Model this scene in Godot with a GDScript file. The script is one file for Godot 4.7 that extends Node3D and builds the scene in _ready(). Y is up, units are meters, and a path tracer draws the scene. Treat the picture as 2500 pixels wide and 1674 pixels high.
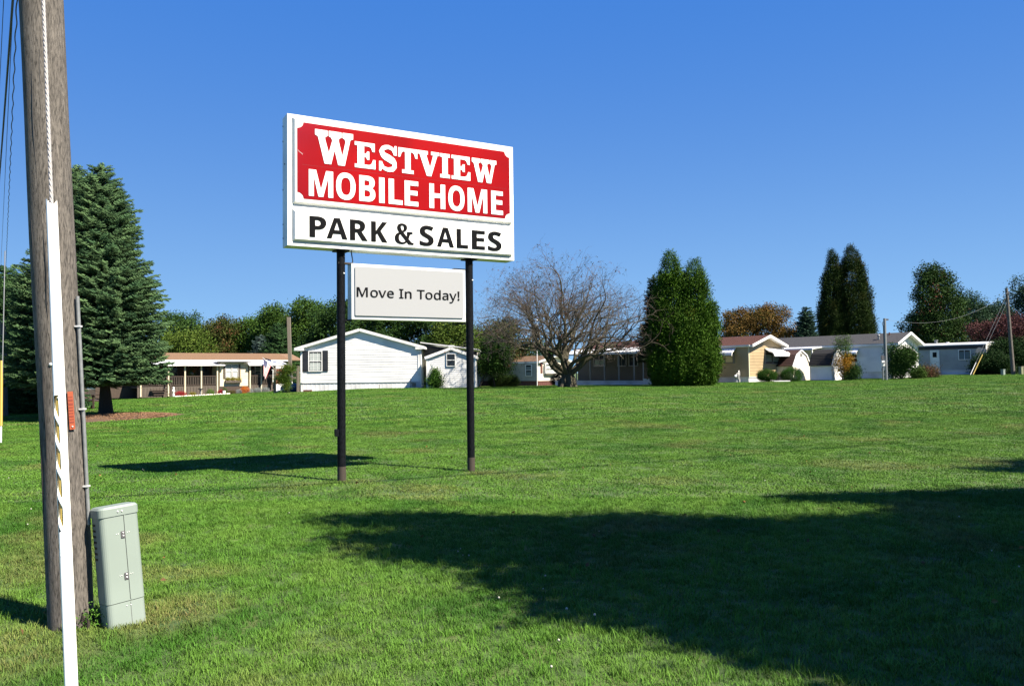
extends Node3D
# Roadside sign of a mobile home park on a mown lawn, homes and trees behind it.
# World: y up, metres, camera above the origin looking along -z; "d" is distance along -z.

const EYE := 1.53
var rng := RandomNumberGenerator.new()
var na := FastNoiseLite.new()
var nb := FastNoiseLite.new()
var nc := FastNoiseLite.new()
var M := {}
var taken := {}
var clumps := {}


# ---------------------------------------------------------------- mesh builder
class MB:
	var v := PackedVector3Array()
	var n := PackedVector3Array()

	func tri(a: Vector3, b: Vector3, c: Vector3) -> void:
		var m := (b - a).cross(c - a).normalized()
		v.append(a); v.append(c); v.append(b)
		n.append(m); n.append(m); n.append(m)

	func quad(a: Vector3, b: Vector3, c: Vector3, d: Vector3) -> void:
		tri(a, b, c)
		tri(a, c, d)

	func stri(a: Vector3, b: Vector3, c: Vector3, p: Vector3, q: Vector3, r: Vector3) -> void:
		v.append(a); v.append(c); v.append(b)
		n.append(p); n.append(r); n.append(q)

	func box(c: Vector3, s: Vector3, b := Basis.IDENTITY, bevel := 0.0) -> void:
		var h := s * 0.5
		if bevel > 0.0:
			var pts := []
			var k: float = min(bevel, min(h.x, h.y) * 0.8)
			for p in [[-h.x + k, -h.y], [h.x - k, -h.y], [h.x, -h.y + k], [h.x, h.y - k], [h.x - k, h.y], [-h.x + k, h.y], [-h.x, h.y - k], [-h.x, -h.y + k]]:
				pts.append(Vector2(p[0], p[1]))
			prism(PackedVector2Array(pts), -h.z, h.z, Transform3D(b, c))
			return
		var p := []
		for i in 8:
			p.append(c + b * Vector3(h.x if i & 1 else -h.x, h.y if i & 2 else -h.y, h.z if i & 4 else -h.z))
		quad(p[0], p[2], p[3], p[1])
		quad(p[4], p[5], p[7], p[6])
		quad(p[0], p[4], p[6], p[2])
		quad(p[1], p[3], p[7], p[5])
		quad(p[2], p[6], p[7], p[3])
		quad(p[0], p[1], p[5], p[4])

	func prism(poly: PackedVector2Array, z0: float, z1: float, t := Transform3D.IDENTITY) -> void:
		var p := poly.duplicate()
		if Geometry2D.is_polygon_clockwise(p):
			p.reverse()
		var idx := Geometry2D.triangulate_polygon(p)
		for i in range(0, idx.size(), 3):
			var a := p[idx[i]]
			var b := p[idx[i + 1]]
			var c := p[idx[i + 2]]
			if (b - a).cross(c - a) < 0.0:
				var k := b
				b = c
				c = k
			tri(t * Vector3(a.x, a.y, z1), t * Vector3(b.x, b.y, z1), t * Vector3(c.x, c.y, z1))
			tri(t * Vector3(a.x, a.y, z0), t * Vector3(c.x, c.y, z0), t * Vector3(b.x, b.y, z0))
		for i in p.size():
			var a := p[i]
			var b := p[(i + 1) % p.size()]
			quad(t * Vector3(a.x, a.y, z0), t * Vector3(b.x, b.y, z0), t * Vector3(b.x, b.y, z1), t * Vector3(a.x, a.y, z1))

	func tube(pts: PackedVector3Array, rad: PackedFloat32Array, sides := 8, caps := true) -> void:
		var rings := []
		var norms := []
		var up := Vector3(0.31, 0.2, 0.93).normalized()
		for i in pts.size():
			var dir := pts[min(i + 1, pts.size() - 1)] - pts[max(i - 1, 0)]
			dir = dir.normalized()
			var s := dir.cross(up)
			if s.length() < 0.15:
				s = dir.cross(Vector3(0.9, 0.3, -0.1))
			s = s.normalized()
			var w := s.cross(dir).normalized()
			up = w
			var ring := PackedVector3Array()
			var nn := PackedVector3Array()
			for k in sides:
				var a := TAU * k / sides
				var o := s * cos(a) + w * sin(a)
				ring.append(pts[i] + o * rad[i])
				nn.append(o)
			rings.append(ring)
			norms.append(nn)
		for i in pts.size() - 1:
			for k in sides:
				var k2 := (k + 1) % sides
				var a: Vector3 = rings[i][k]
				var b: Vector3 = rings[i][k2]
				var c: Vector3 = rings[i + 1][k2]
				var e: Vector3 = rings[i + 1][k]
				var p: Vector3 = norms[i][k]
				var q: Vector3 = norms[i][k2]
				stri(a, c, b, p, norms[i + 1][k2], q)
				stri(a, e, c, p, norms[i + 1][k], norms[i + 1][k2])
		if caps:
			for k in range(1, sides - 1):
				tri(rings[0][0], rings[0][k], rings[0][k + 1])
				tri(rings[-1][0], rings[-1][k + 1], rings[-1][k])

	func pipe(a: Vector3, b: Vector3, r: float, sides := 8) -> void:
		tube(PackedVector3Array([a, b]), PackedFloat32Array([r, r]), sides)

	func ball(c: Vector3, r: Vector3, seg := 10) -> void:
		var ring := seg / 2
		for i in ring:
			for k in seg:
				var q := []
				for e in [[i, k], [i + 1, k], [i + 1, k + 1], [i, k + 1]]:
					var th: float = PI * e[0] / ring
					var ph: float = TAU * e[1] / seg
					q.append(Vector3(sin(th) * cos(ph), cos(th), -sin(th) * sin(ph)))
				stri(c + q[0] * r, c + q[1] * r, c + q[2] * r, q[0], q[1], q[2])
				stri(c + q[0] * r, c + q[2] * r, c + q[3] * r, q[0], q[2], q[3])

	func mesh() -> ArrayMesh:
		var a := []
		a.resize(Mesh.ARRAY_MAX)
		a[Mesh.ARRAY_VERTEX] = v
		a[Mesh.ARRAY_NORMAL] = n
		var m := ArrayMesh.new()
		m.add_surface_from_arrays(Mesh.PRIMITIVE_TRIANGLES, a)
		return m


# ---------------------------------------------------------------- naming
func numbered(called: String) -> String:
	if not taken.has(called):
		taken[called] = 0
		return called
	taken[called] += 1
	return "%s_%03d" % [called, taken[called]]


func tag(o: Node, label: String, category: String, group := "") -> void:
	o.set_meta("label", label)
	o.set_meta("category", category)
	if group != "":
		o.set_meta("group", group)


func thing(called: String, label: String, category: String, at := Vector3.ZERO, turn := 0.0, group := "") -> Node3D:
	var o := Node3D.new()
	o.name = numbered(called)
	add_child(o)
	o.position = at
	o.rotation.y = deg_to_rad(turn)
	tag(o, label, category, group)
	return o


func part(called: String, m: Mesh, mat: Material, parent: Node) -> MeshInstance3D:
	var o := MeshInstance3D.new()
	o.name = called
	o.mesh = m
	o.material_override = mat
	parent.add_child(o, true)
	return o


func pm(called: String, b: MB, mat: Material, parent: Node) -> MeshInstance3D:
	return part(called, b.mesh(), mat, parent)


func solo(called: String, b: MB, mat: Material, label: String, category: String, group := "") -> MeshInstance3D:
	var o := MeshInstance3D.new()
	o.name = numbered(called)
	o.mesh = b.mesh()
	o.material_override = mat
	add_child(o)
	tag(o, label, category, group)
	return o


func bx(called: String, c: Vector3, s: Vector3, mat: Material, parent: Node, b := Basis.IDENTITY, bevel := 0.0) -> MeshInstance3D:
	var k := MB.new()
	k.box(c, s, b, bevel)
	return pm(called, k, mat, parent)


func pp(called: String, a: Vector3, b: Vector3, r: float, mat: Material, parent: Node, sides := 10) -> MeshInstance3D:
	var k := MB.new()
	k.pipe(a, b, r, sides)
	return pm(called, k, mat, parent)


func scatter(called: String, m: Mesh, mat: Material, xf: Array, cols: PackedColorArray, parent: Node) -> MultiMeshInstance3D:
	var mm := MultiMesh.new()
	mm.transform_format = MultiMesh.TRANSFORM_3D
	mm.use_colors = true
	mm.mesh = m
	mm.instance_count = xf.size()
	for i in xf.size():
		mm.set_instance_transform(i, xf[i])
		mm.set_instance_color(i, cols[i])
	var o := MultiMeshInstance3D.new()
	o.name = called
	o.multimesh = mm
	o.material_override = mat
	o.set_meta("kind", "stuff")
	parent.add_child(o, true)
	return o


# ---------------------------------------------------------------- materials
func lin(r: float, g: float, b: float) -> Color:
	var k := 0.6 if maxf(r, maxf(g, b)) < 0.7 else 1.0
	return Color(r * k, g * k, b * k).linear_to_srgb()


func noise_tex(freq: float, lo: float, hi: float, octaves := 4, size := 512, as_normal := false, sd := 1, p0 := 0.0, p1 := 1.0) -> NoiseTexture2D:
	var f := FastNoiseLite.new()
	f.noise_type = FastNoiseLite.TYPE_SIMPLEX_SMOOTH
	f.frequency = freq
	f.fractal_octaves = octaves
	f.seed = sd
	var t := NoiseTexture2D.new()
	t.width = size
	t.height = size
	t.seamless = true
	t.generate_mipmaps = false
	t.noise = f
	if as_normal:
		t.as_normal_map = true
		t.bump_strength = 6.0
	else:
		var g := Gradient.new()
		g.set_color(0, Color(lo, lo, lo))
		g.set_color(1, Color(hi, hi, hi))
		g.set_offset(0, p0)
		g.set_offset(1, p1)
		t.color_ramp = g
	return t


func mat(c: Color, rough := 0.7, tex: Texture2D = null, sc := Vector3.ONE, metal := 0.0) -> StandardMaterial3D:
	var m := StandardMaterial3D.new()
	m.albedo_color = c
	m.roughness = rough
	m.metallic = metal
	if tex:
		m.albedo_texture = tex
		m.uv1_triplanar = true
		m.uv1_scale = sc
	return m


func leafmat(rough := 0.5, back := 0.25) -> StandardMaterial3D:
	var m := StandardMaterial3D.new()
	m.albedo_color = Color.WHITE
	m.vertex_color_use_as_albedo = true
	m.roughness = rough
	m.metallic_specular = 0.2
	m.cull_mode = BaseMaterial3D.CULL_DISABLED
	if back > 0.0:
		m.backlight_enabled = true
		m.backlight = lin(back * 0.35, back * 0.5, back * 0.08)
	return m


func materials() -> void:
	var fine := noise_tex(0.02, 0.8, 1.0, 5, 512, false, 3)
	var soft := noise_tex(0.006, 0.86, 1.0, 3, 256, false, 9)
	var rough := noise_tex(0.05, 0.55, 1.0, 5, 512, false, 5)
	M.vinyl = mat(lin(0.80, 0.80, 0.795), 0.45, soft, Vector3(0.3, 0.3, 0.3))
	M.white = mat(lin(0.82, 0.82, 0.81), 0.4, soft, Vector3(0.5, 0.5, 0.5))
	M.cream = mat(lin(0.70, 0.62, 0.43), 0.5, soft, Vector3(0.4, 0.4, 0.4))
	M.cream2 = mat(lin(0.74, 0.69, 0.58), 0.5, soft, Vector3(0.4, 0.4, 0.4))
	M.tan = mat(lin(0.66, 0.50, 0.29), 0.55, soft, Vector3(0.4, 0.4, 0.4))
	M.greyside = mat(lin(0.62, 0.62, 0.61), 0.5, soft, Vector3(0.4, 0.4, 0.4))
	M.greywall = mat(lin(0.24, 0.23, 0.18), 0.6, rough, Vector3(0.6, 0.05, 0.6))
	M.olive = mat(lin(0.22, 0.21, 0.15), 0.6, rough, Vector3(0.6, 0.1, 0.6))
	M.midside = mat(lin(0.52, 0.53, 0.47), 0.55, soft, Vector3(0.4, 0.4, 0.4))
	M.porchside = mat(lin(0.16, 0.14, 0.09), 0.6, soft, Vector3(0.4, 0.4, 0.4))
	M.skirt = mat(lin(0.72, 0.72, 0.74), 0.5, soft, Vector3(0.5, 0.5, 0.5))
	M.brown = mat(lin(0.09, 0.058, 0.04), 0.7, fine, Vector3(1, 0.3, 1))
	M.brownlight = mat(lin(0.15, 0.12, 0.095), 0.75, fine, Vector3(1, 0.2, 1))
	M.redskirt = mat(lin(0.26, 0.09, 0.07), 0.8, rough, Vector3(1, 1, 1))
	M.rooftan = mat(lin(0.46, 0.275, 0.155), 0.9, rough, Vector3(0.8, 1.6, 0.8))
	M.roofred = mat(lin(0.22, 0.075, 0.045), 0.9, rough, Vector3(0.8, 1.6, 0.8))
	M.roofgrey = mat(lin(0.125, 0.125, 0.135), 0.9, rough, Vector3(0.5, 1.4, 0.5))
	M.roofblack = mat(lin(0.018, 0.018, 0.02), 0.9, rough, Vector3(0.5, 1.4, 0.5))
	M.roofmaroon = mat(lin(0.11, 0.04, 0.03), 0.9, rough, Vector3(0.5, 1.4, 0.5))
	M.metalwhite = mat(lin(0.78, 0.78, 0.78), 0.35, soft, Vector3(0.5, 0.5, 0.5))
	M.galv = mat(lin(0.45, 0.47, 0.48), 0.45, fine, Vector3(2, 2, 2), 0.4)
	M.dark = mat(lin(0.02, 0.02, 0.022), 0.6)
	M.shutter = mat(lin(0.028, 0.03, 0.04), 0.5)
	M.glass = mat(lin(0.025, 0.03, 0.035), 0.06)
	M.glass.metallic_specular = 0.4
	M.curtain = mat(lin(0.62, 0.68, 0.66), 0.9)
	M.curtaindim = mat(lin(0.22, 0.28, 0.28), 0.9)
	M.black = mat(lin(0.012, 0.013, 0.015), 0.5)
	M.postblack = mat(lin(0.011, 0.013, 0.017), 0.38, noise_tex(0.05, 0.6, 1.6, 5, 512, false, 17, 0.3, 0.8), Vector3(2, 0.6, 2))
	M.postblack.metallic_specular = 0.2
	M.postblack.roughness = 0.5
	M.rustpost = mat(lin(0.10, 0.075, 0.055), 0.8, rough, Vector3(4, 4, 4))
	M.red = mat(lin(0.56, 0.006, 0.010), 0.22, noise_tex(0.004, 0.8, 1.0, 3, 256, false, 77), Vector3(0.3, 0.3, 0.3))
	M.red.clearcoat_enabled = true
	M.red.clearcoat = 0.4
	M.red.clearcoat_roughness = 0.1
	M.signwhite = mat(lin(0.80, 0.80, 0.78), 0.25)
	M.frame = mat(lin(0.70, 0.72, 0.74), 0.35, soft, Vector3(1, 1, 1))
	M.signgrey = mat(lin(0.50, 0.515, 0.54), 0.35)
	M.letterwhite = mat(lin(0.85, 0.85, 0.85), 0.3)
	M.letterblack = mat(lin(0.004, 0.0045, 0.006), 0.55)
	M.letterblack.metallic_specular = 0.2
	var crack := noise_tex(0.03, 0.42, 1.0, 5, 1024, false, 23, 0.24, 0.40)
	M.polewood = mat(lin(0.28, 0.25, 0.222), 0.88, crack, Vector3(6.5, 0.42, 6.5))
	M.polewood.heightmap_enabled = true
	M.polewood.heightmap_texture = crack
	M.polewood.heightmap_scale = 0.5
	M.polewood.detail_enabled = true
	M.polewood.detail_albedo = noise_tex(0.012, 0.62, 1.0, 4, 512, false, 29)
	M.polewood.detail_blend_mode = BaseMaterial3D.BLEND_MODE_MUL
	M.greywood = mat(lin(0.30, 0.26, 0.20), 0.9, fine, Vector3(3, 0.3, 3))
	M.bark = mat(lin(0.075, 0.06, 0.048), 0.95, rough, Vector3(1.5, 0.5, 1.5))
	M.barkmoss = mat(lin(0.20, 0.18, 0.115), 0.95, noise_tex(0.03, 0.35, 1.0, 5, 512, false, 31, 0.25, 0.7), Vector3(1.6, 0.7, 1.6))
	M.twig = mat(lin(0.13, 0.103, 0.085), 0.9)
	M.plastic = mat(lin(0.84, 0.85, 0.82), 0.32)
	M.yellow = mat(lin(0.69, 0.50, 0.11), 0.45)
	M.rope = mat(lin(0.40, 0.39, 0.39), 0.5)
	M.orange = mat(lin(0.42, 0.085, 0.028), 0.5)
	M.orangemark = mat(lin(0.28, 0.035, 0.015), 0.6)
	M.cable = mat(lin(0.02, 0.02, 0.025), 0.5)
	M.pedestal = mat(lin(0.37, 0.45, 0.405), 0.42, soft, Vector3(0.7, 0.7, 0.7))
	M.steel = mat(lin(0.20, 0.19, 0.20), 0.45, null, Vector3.ONE, 0.5)
	M.bolt = mat(lin(0.7, 0.7, 0.7), 0.35, null, Vector3.ONE, 0.3)
	M.mulch = mat(lin(0.21, 0.125, 0.075), 0.95, rough, Vector3(3, 3, 3))
	M.leaf = leafmat(0.62, 0.28)
	M.needle = leafmat(0.6, 0.0)
	M.grass = leafmat(0.62, 0.34)
	M.grass.metallic_specular = 0.25
	M.flower = leafmat(0.7, 0.0)
	M.gatewood = mat(lin(0.22, 0.055, 0.02), 0.7, fine, Vector3(3, 0.4, 3))
	M.ground = mat(Color.WHITE, 0.95)
	M.ground.albedo_texture = ground_tex()
	M.ground.uv1_triplanar = true
	M.ground.uv1_world_triplanar = true
	M.ground.uv1_scale = Vector3(0.11, 0.11, 0.11)


func ground_tex() -> NoiseTexture2D:
	var t := noise_tex(0.022, 0.0, 1.0, 6, 1024, false, 41)
	var g := Gradient.new()
	g.offsets = PackedFloat32Array([0.0, 0.4, 0.6, 1.0])
	g.colors = PackedColorArray([lin(0.035, 0.07, 0.012), lin(0.06, 0.115, 0.018), lin(0.085, 0.14, 0.024), lin(0.14, 0.15, 0.045)])
	t.color_ramp = g
	return t


# ---------------------------------------------------------------- terrain
func sm(a: float, b: float, x: float) -> float:
	var t := clampf((x - a) / (b - a), 0.0, 1.0)
	return t * t * (3.0 - 2.0 * t)


func gy(x: float, d: float) -> float:
	var s := 0.68 * sm(11.0, 47.0, d)
	var a := clampf(1.0 - (-9.0 - x) * 0.05, 0.0, 1.0) if x < -9.0 else 1.0
	var y := s * a
	y += s / 0.68 * clampf(x - 10.0, 0.0, 40.0) * 0.010
	y -= 0.5 * sm(50.0, 74.0, d) * (1.0 - sm(9.0, 16.0, absf(x - 0.0)))
	y += nc.get_noise_2d(x * 0.6, d * 0.6) * 0.03
	return y


func gp(x: float, d: float, up := 0.0) -> Vector3:
	return Vector3(x, gy(x, d) + up, -d)


func lawn() -> void:
	var xs := PackedFloat32Array()
	var ds := PackedFloat32Array()
	for v in [-420.0, -250.0, -150.0, -100.0, -75.0]:
		xs.append(v)
	for i in 121:
		xs.append(-60.0 + i)
	for v in [75.0, 100.0, 150.0, 250.0, 420.0]:
		xs.append(v)
	for v in [-300.0, -150.0, -80.0, -40.0, -20.0, -10.0]:
		ds.append(v)
	for i in 91:
		ds.append(-5.0 + i)
	for v in [95.0, 110.0, 140.0, 200.0, 300.0, 500.0]:
		ds.append(v)
	var b := MB.new()
	var up := func(x: float, d: float) -> Vector3:
		return Vector3(-(gy(x + 0.5, d) - gy(x - 0.5, d)), 1.0, gy(x, d + 0.5) - gy(x, d - 0.5)).normalized()
	for i in xs.size() - 1:
		for j in ds.size() - 1:
			var p := [gp(xs[i], ds[j]), gp(xs[i + 1], ds[j]), gp(xs[i + 1], ds[j + 1]), gp(xs[i], ds[j + 1])]
			var q := [up.call(xs[i], ds[j]), up.call(xs[i + 1], ds[j]), up.call(xs[i + 1], ds[j + 1]), up.call(xs[i], ds[j + 1])]
			b.stri(p[0], p[1], p[2], q[0], q[1], q[2])
			b.stri(p[0], p[2], p[3], q[0], q[2], q[3])
	var g := MeshInstance3D.new()
	g.name = "ground"
	g.mesh = b.mesh()
	g.material_override = M.ground
	g.set_meta("kind", "structure")
	g.set_meta("label", "gently rising lawn ground reaching the horizon")
	add_child(g)


func tuft(blades: int, radius: float, h: float, w: float, lean: float) -> ArrayMesh:
	var b := MB.new()
	for i in blades:
		var a := rng.randf() * TAU
		var r := radius * sqrt(rng.randf())
		var o := Vector3(cos(a) * r, -0.01, sin(a) * r)
		var hh := h * rng.randf_range(0.55, 1.15)
		var l := rng.randf() * TAU
		var dir := Vector3(cos(l), 0, sin(l)) * hh * lean * rng.randf_range(0.3, 1.3)
		var s := Vector3(-sin(l + rng.randf_range(-0.9, 0.9)), 0, cos(l)) .normalized() * w * 0.5
		var mid := o + dir * 0.4 + Vector3(0, hh * 0.62, 0)
		var tip := o + dir + Vector3(0, hh, 0)
		b.quad(o - s, o + s, mid + s * 0.8, mid - s * 0.8)
		b.tri(mid - s * 0.8, mid + s * 0.8, tip)
	return b.mesh()


func grass_colour(x: float, d: float) -> Color:
	var a := na.get_noise_2d(x, d) * 0.5 + 0.5
	var f := nb.get_noise_2d(x, d) * 0.5 + 0.5
	var c := Color(0.074, 0.205, 0.020).lerp(Color(0.156, 0.300, 0.042), a)
	c = c.lerp(Color(0.054, 0.165, 0.018), sm(0.52, 0.72, f) * 0.85)
	var dry := sm(0.60, 0.78, nb.get_noise_2d(x * 0.8 + 90.0, d * 0.8 - 40.0) * 0.5 + 0.5) * 0.55
	# worn turf round the pedestal and in front of the pole
	dry = maxf(dry, 0.85 * (1.0 - sm(0.1, 0.55, Vector2(x + 2.24, (d - 5.10) * 0.8).length())))
	dry = maxf(dry, 0.6 * (1.0 - sm(0.2, 0.8, Vector2(x + 2.9, (d - 4.4) * 0.9).length())))
	dry = maxf(dry, 0.7 * (1.0 - sm(0.1, 0.45, Vector2(x + 2.25, d - 11.3).length())))
	dry = maxf(dry, 0.7 * (1.0 - sm(0.1, 0.45, Vector2(x + 0.45, d - 12.2).length())))
	c = c.lerp(Color(0.28, 0.215, 0.095), dry * rng.randf_range(0.3, 1.0))
	var stripe := sin((x * -0.42 + d * 0.91 + 0.25 * nb.get_noise_2d(x * 0.4, d * 0.4)) * TAU / 1.7)
	stripe += 0.9 * na.get_noise_2d(x * 0.25, d * 1.3)
	c *= 1.0 + 0.13 * stripe * sm(9.0, 20.0, d)
	c *= rng.randf_range(0.42, 0.80)
	c.a = 1.0
	return c


func in_bed(x: float, d: float) -> bool:
	return Vector2((x + 13.25) / 1.8, (d - 26.0 - (x + 13.25) * 0.35) / 1.6).length() < 1.0


func grass() -> void:
	var near := [tuft(20, 0.055, 0.034, 0.0036, 1.0), tuft(16, 0.05, 0.043, 0.0038, 1.1), tuft(22, 0.06, 0.027, 0.0042, 1.0)]
	var middle := [tuft(36, 0.15, 0.034, 0.0070, 0.9), tuft(40, 0.16, 0.029, 0.0078, 0.9)]
	var far := [tuft(46, 0.36, 0.036, 0.016, 0.9), tuft(50, 0.38, 0.032, 0.018, 0.9)]
	var holder := Node3D.new()
	holder.name = "grass"
	holder.set_meta("kind", "stuff")
	holder.set_meta("label", "mown green lawn grass blades with drier patches")
	add_child(holder)
	var bands := [[near, 2.4, 9.6, 62000, 1.6], [middle, 9.2, 23.0, 44000, 2.0], [far, 22.0, 64.0, 60000, 3.0]]
	for band in bands:
		var meshes: Array = band[0]
		var d0: float = band[1]
		var d1: float = band[2]
		var count: int = band[3]
		var sets := []
		var cols := []
		for m in meshes:
			sets.append([])
			cols.append(PackedColorArray())
		for i in count:
			var u := rng.randf()
			var d: float = sqrt(lerpf(d0 * d0, d1 * d1, u))
			if d1 > 40.0:
				d = pow(lerpf(pow(d0, 1.5), pow(d1, 1.5), u), 1.0 / 1.5)
			var x := rng.randf_range(-1.0, 1.0) * (d * 0.69 + 1.2)
			if in_bed(x, d):
				continue
			var k := rng.randi() % meshes.size()
			var s := rng.randf_range(0.75, 1.25)
			var clumpy := 1.0 + 0.6 * na.get_noise_2d(x * 3.0, d * 3.0)
			var t := Transform3D(Basis(Vector3.UP, rng.randf() * TAU) * Basis.from_scale(Vector3(s, s * clumpy, s)), gp(x, d))
			sets[k].append(t)
			cols[k].append(grass_colour(x, d))
		for k in meshes.size():
			scatter("grass_blades", meshes[k], M.grass, sets[k], cols[k], holder)
	# longer weeds and clover leaves among the blades near the camera
	var xf := []
	var cc := PackedColorArray()
	var tall := tuft(9, 0.03, 0.12, 0.006, 0.5)
	for i in 900:
		var d := sqrt(lerpf(6.0, 90.0, rng.randf()))
		var x := rng.randf_range(-1.0, 1.0) * (d * 0.69 + 1.0)
		xf.append(Transform3D(Basis(Vector3.UP, rng.randf() * TAU) * Basis.from_scale(Vector3.ONE * rng.randf_range(0.45, 0.85)), gp(x, d)))
		cc.append(grass_colour(x, d) * 1.15)
	scatter("grass_blades", tall, M.grass, xf, cc, holder)
	# fallen leaves
	xf = []
	cc = PackedColorArray()
	var fallen := leaf_clump(1, 0.0, 0.042, 0.75)
	for i in 150:
		var d := sqrt(lerpf(8.0, 700.0, rng.randf()))
		var x := rng.randf_range(-1.0, 1.0) * (d * 0.69 + 1.0)
		xf.append(Transform3D(Basis.from_euler(Vector3(rng.randfn() * 0.5, rng.randf() * TAU, rng.randfn() * 0.5)), gp(x, d, 0.034)))
		cc.append([Color(0.16, 0.09, 0.03), Color(0.10, 0.06, 0.03), Color(0.16, 0.12, 0.04), Color(0.09, 0.06, 0.03)][rng.randi() % 4])
	scatter("fallen_leaves", fallen, M.flower, xf, cc, holder)
	# pale clover heads and bits of leaf litter
	var b := MB.new()
	b.ball(Vector3.ZERO, Vector3.ONE * 0.012, 6)
	xf = []
	cc = PackedColorArray()
	for i in 380:
		var d := sqrt(lerpf(12.0, 500.0, rng.randf()))
		var x := rng.randf_range(-1.0, 1.0) * (d * 0.69 + 1.0)
		if nb.get_noise_2d(x * 0.7 + 30.0, d * 0.7) < 0.05:
			continue
		xf.append(Transform3D(Basis.from_scale(Vector3.ONE * rng.randf_range(0.3, 0.75)), gp(x, d, 0.04)))
		cc.append(Color(0.36, 0.36, 0.30))
	scatter("clover_heads", b.mesh(), M.flower, xf, cc, holder)


# ---------------------------------------------------------------- foliage
func leaf_clump(count: int, radius: float, size: float, slim := 0.5, flat := 1.0, upward := 0.0) -> ArrayMesh:
	var b := MB.new()
	for i in count:
		var o := Vector3(rng.randfn(), rng.randfn() * flat, rng.randfn()) * radius * 0.5
		var dir := (o.normalized() * 0.6 + Vector3(rng.randfn(), rng.randfn() * 0.7 - 0.2 + upward, rng.randfn())).normalized()
		var side := dir.cross(Vector3(rng.randfn(), rng.randfn() + 0.6, rng.randfn())).normalized()
		var nrm := side.cross(dir)
		var l := size * rng.randf_range(0.7, 1.3)
		var w := l * slim * 0.5
		var tip := o + dir * l - nrm * l * 0.12
		var ml := o + dir * l * 0.45 - side * w + nrm * w * 0.35
		var mr := o + dir * l * 0.45 + side * w + nrm * w * 0.35
		b.tri(o, mr, tip)
		b.tri(o, tip, ml)
	return b.mesh()


func spruce_spray(sd: int) -> ArrayMesh:
	# a flat bough tip along +z: stem with side shoots, each shoot a bottle brush of short needles
	var b := MB.new()
	var r := RandomNumberGenerator.new()
	r.seed = sd
	var shoots := [[Vector3(0, 0, 0), Vector3(0, -0.05, 1.0)]]
	for i in 7:
		var z := 0.12 + i * 0.115
		var l := 0.46 * (1.0 - z * 0.62)
		for s in [-1, 1]:
			var y := r.randf_range(-0.10, 0.10)
			shoots.append([Vector3(0, -0.05 * z, z), Vector3(s * l * 0.82, -0.05 * z + y - 0.05, z + l * 0.62)])
	for e in shoots:
		var a: Vector3 = e[0]
		var c: Vector3 = e[1]
		var dir := (c - a).normalized()
		var side := dir.cross(Vector3.UP).normalized()
		var up := side.cross(dir).normalized()
		var steps := int(ceil((c - a).length() / 0.075))
		for k in steps:
			var p := a.lerp(c, (k + 0.5) / steps)
			var len := 0.085 * (1.0 - 0.35 * k / steps)
			for q in 5:
				var an := TAU * q / 5.0 + r.randf() * 0.8
				var o := (side * cos(an) + up * sin(an)) * len * r.randf_range(0.7, 1.2)
				var t := p + o + dir * len * 0.8
				var w := dir.cross(o).normalized() * 0.016
				b.tri(p - w * 1.5, p + w * 1.5, t)
	return b.mesh()


func make_clumps() -> void:
	clumps.leaf = [leaf_clump(26, 0.5, 0.20, 0.62), leaf_clump(26, 0.5, 0.18, 0.7), leaf_clump(22, 0.55, 0.22, 0.6)]
	clumps.small = [leaf_clump(30, 0.5, 0.13, 0.6), leaf_clump(30, 0.5, 0.12, 0.65)]
	clumps.arb = [leaf_clump(34, 0.42, 0.20, 0.34, 1.1, 0.9), leaf_clump(34, 0.40, 0.18, 0.36, 1.2, 0.8)]
	clumps.spray = [spruce_spray(3), spruce_spray(8), spruce_spray(15)]
	clumps.bush = [leaf_clump(40, 0.5, 0.11, 0.55), leaf_clump(40, 0.5, 0.10, 0.6)]


func col_mix(pal: Array, f: float) -> Color:
	# pal: [colour, colour, accent, share of accent]
	var c: Color = pal[0].lerp(pal[1], rng.randf())
	if f > 1.0 - pal[3]:
		c = pal[2].lerp(pal[1], rng.randf() * 0.3)
	c *= rng.randf_range(0.52, 0.88)
	c.a = 1.0
	return c


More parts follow.
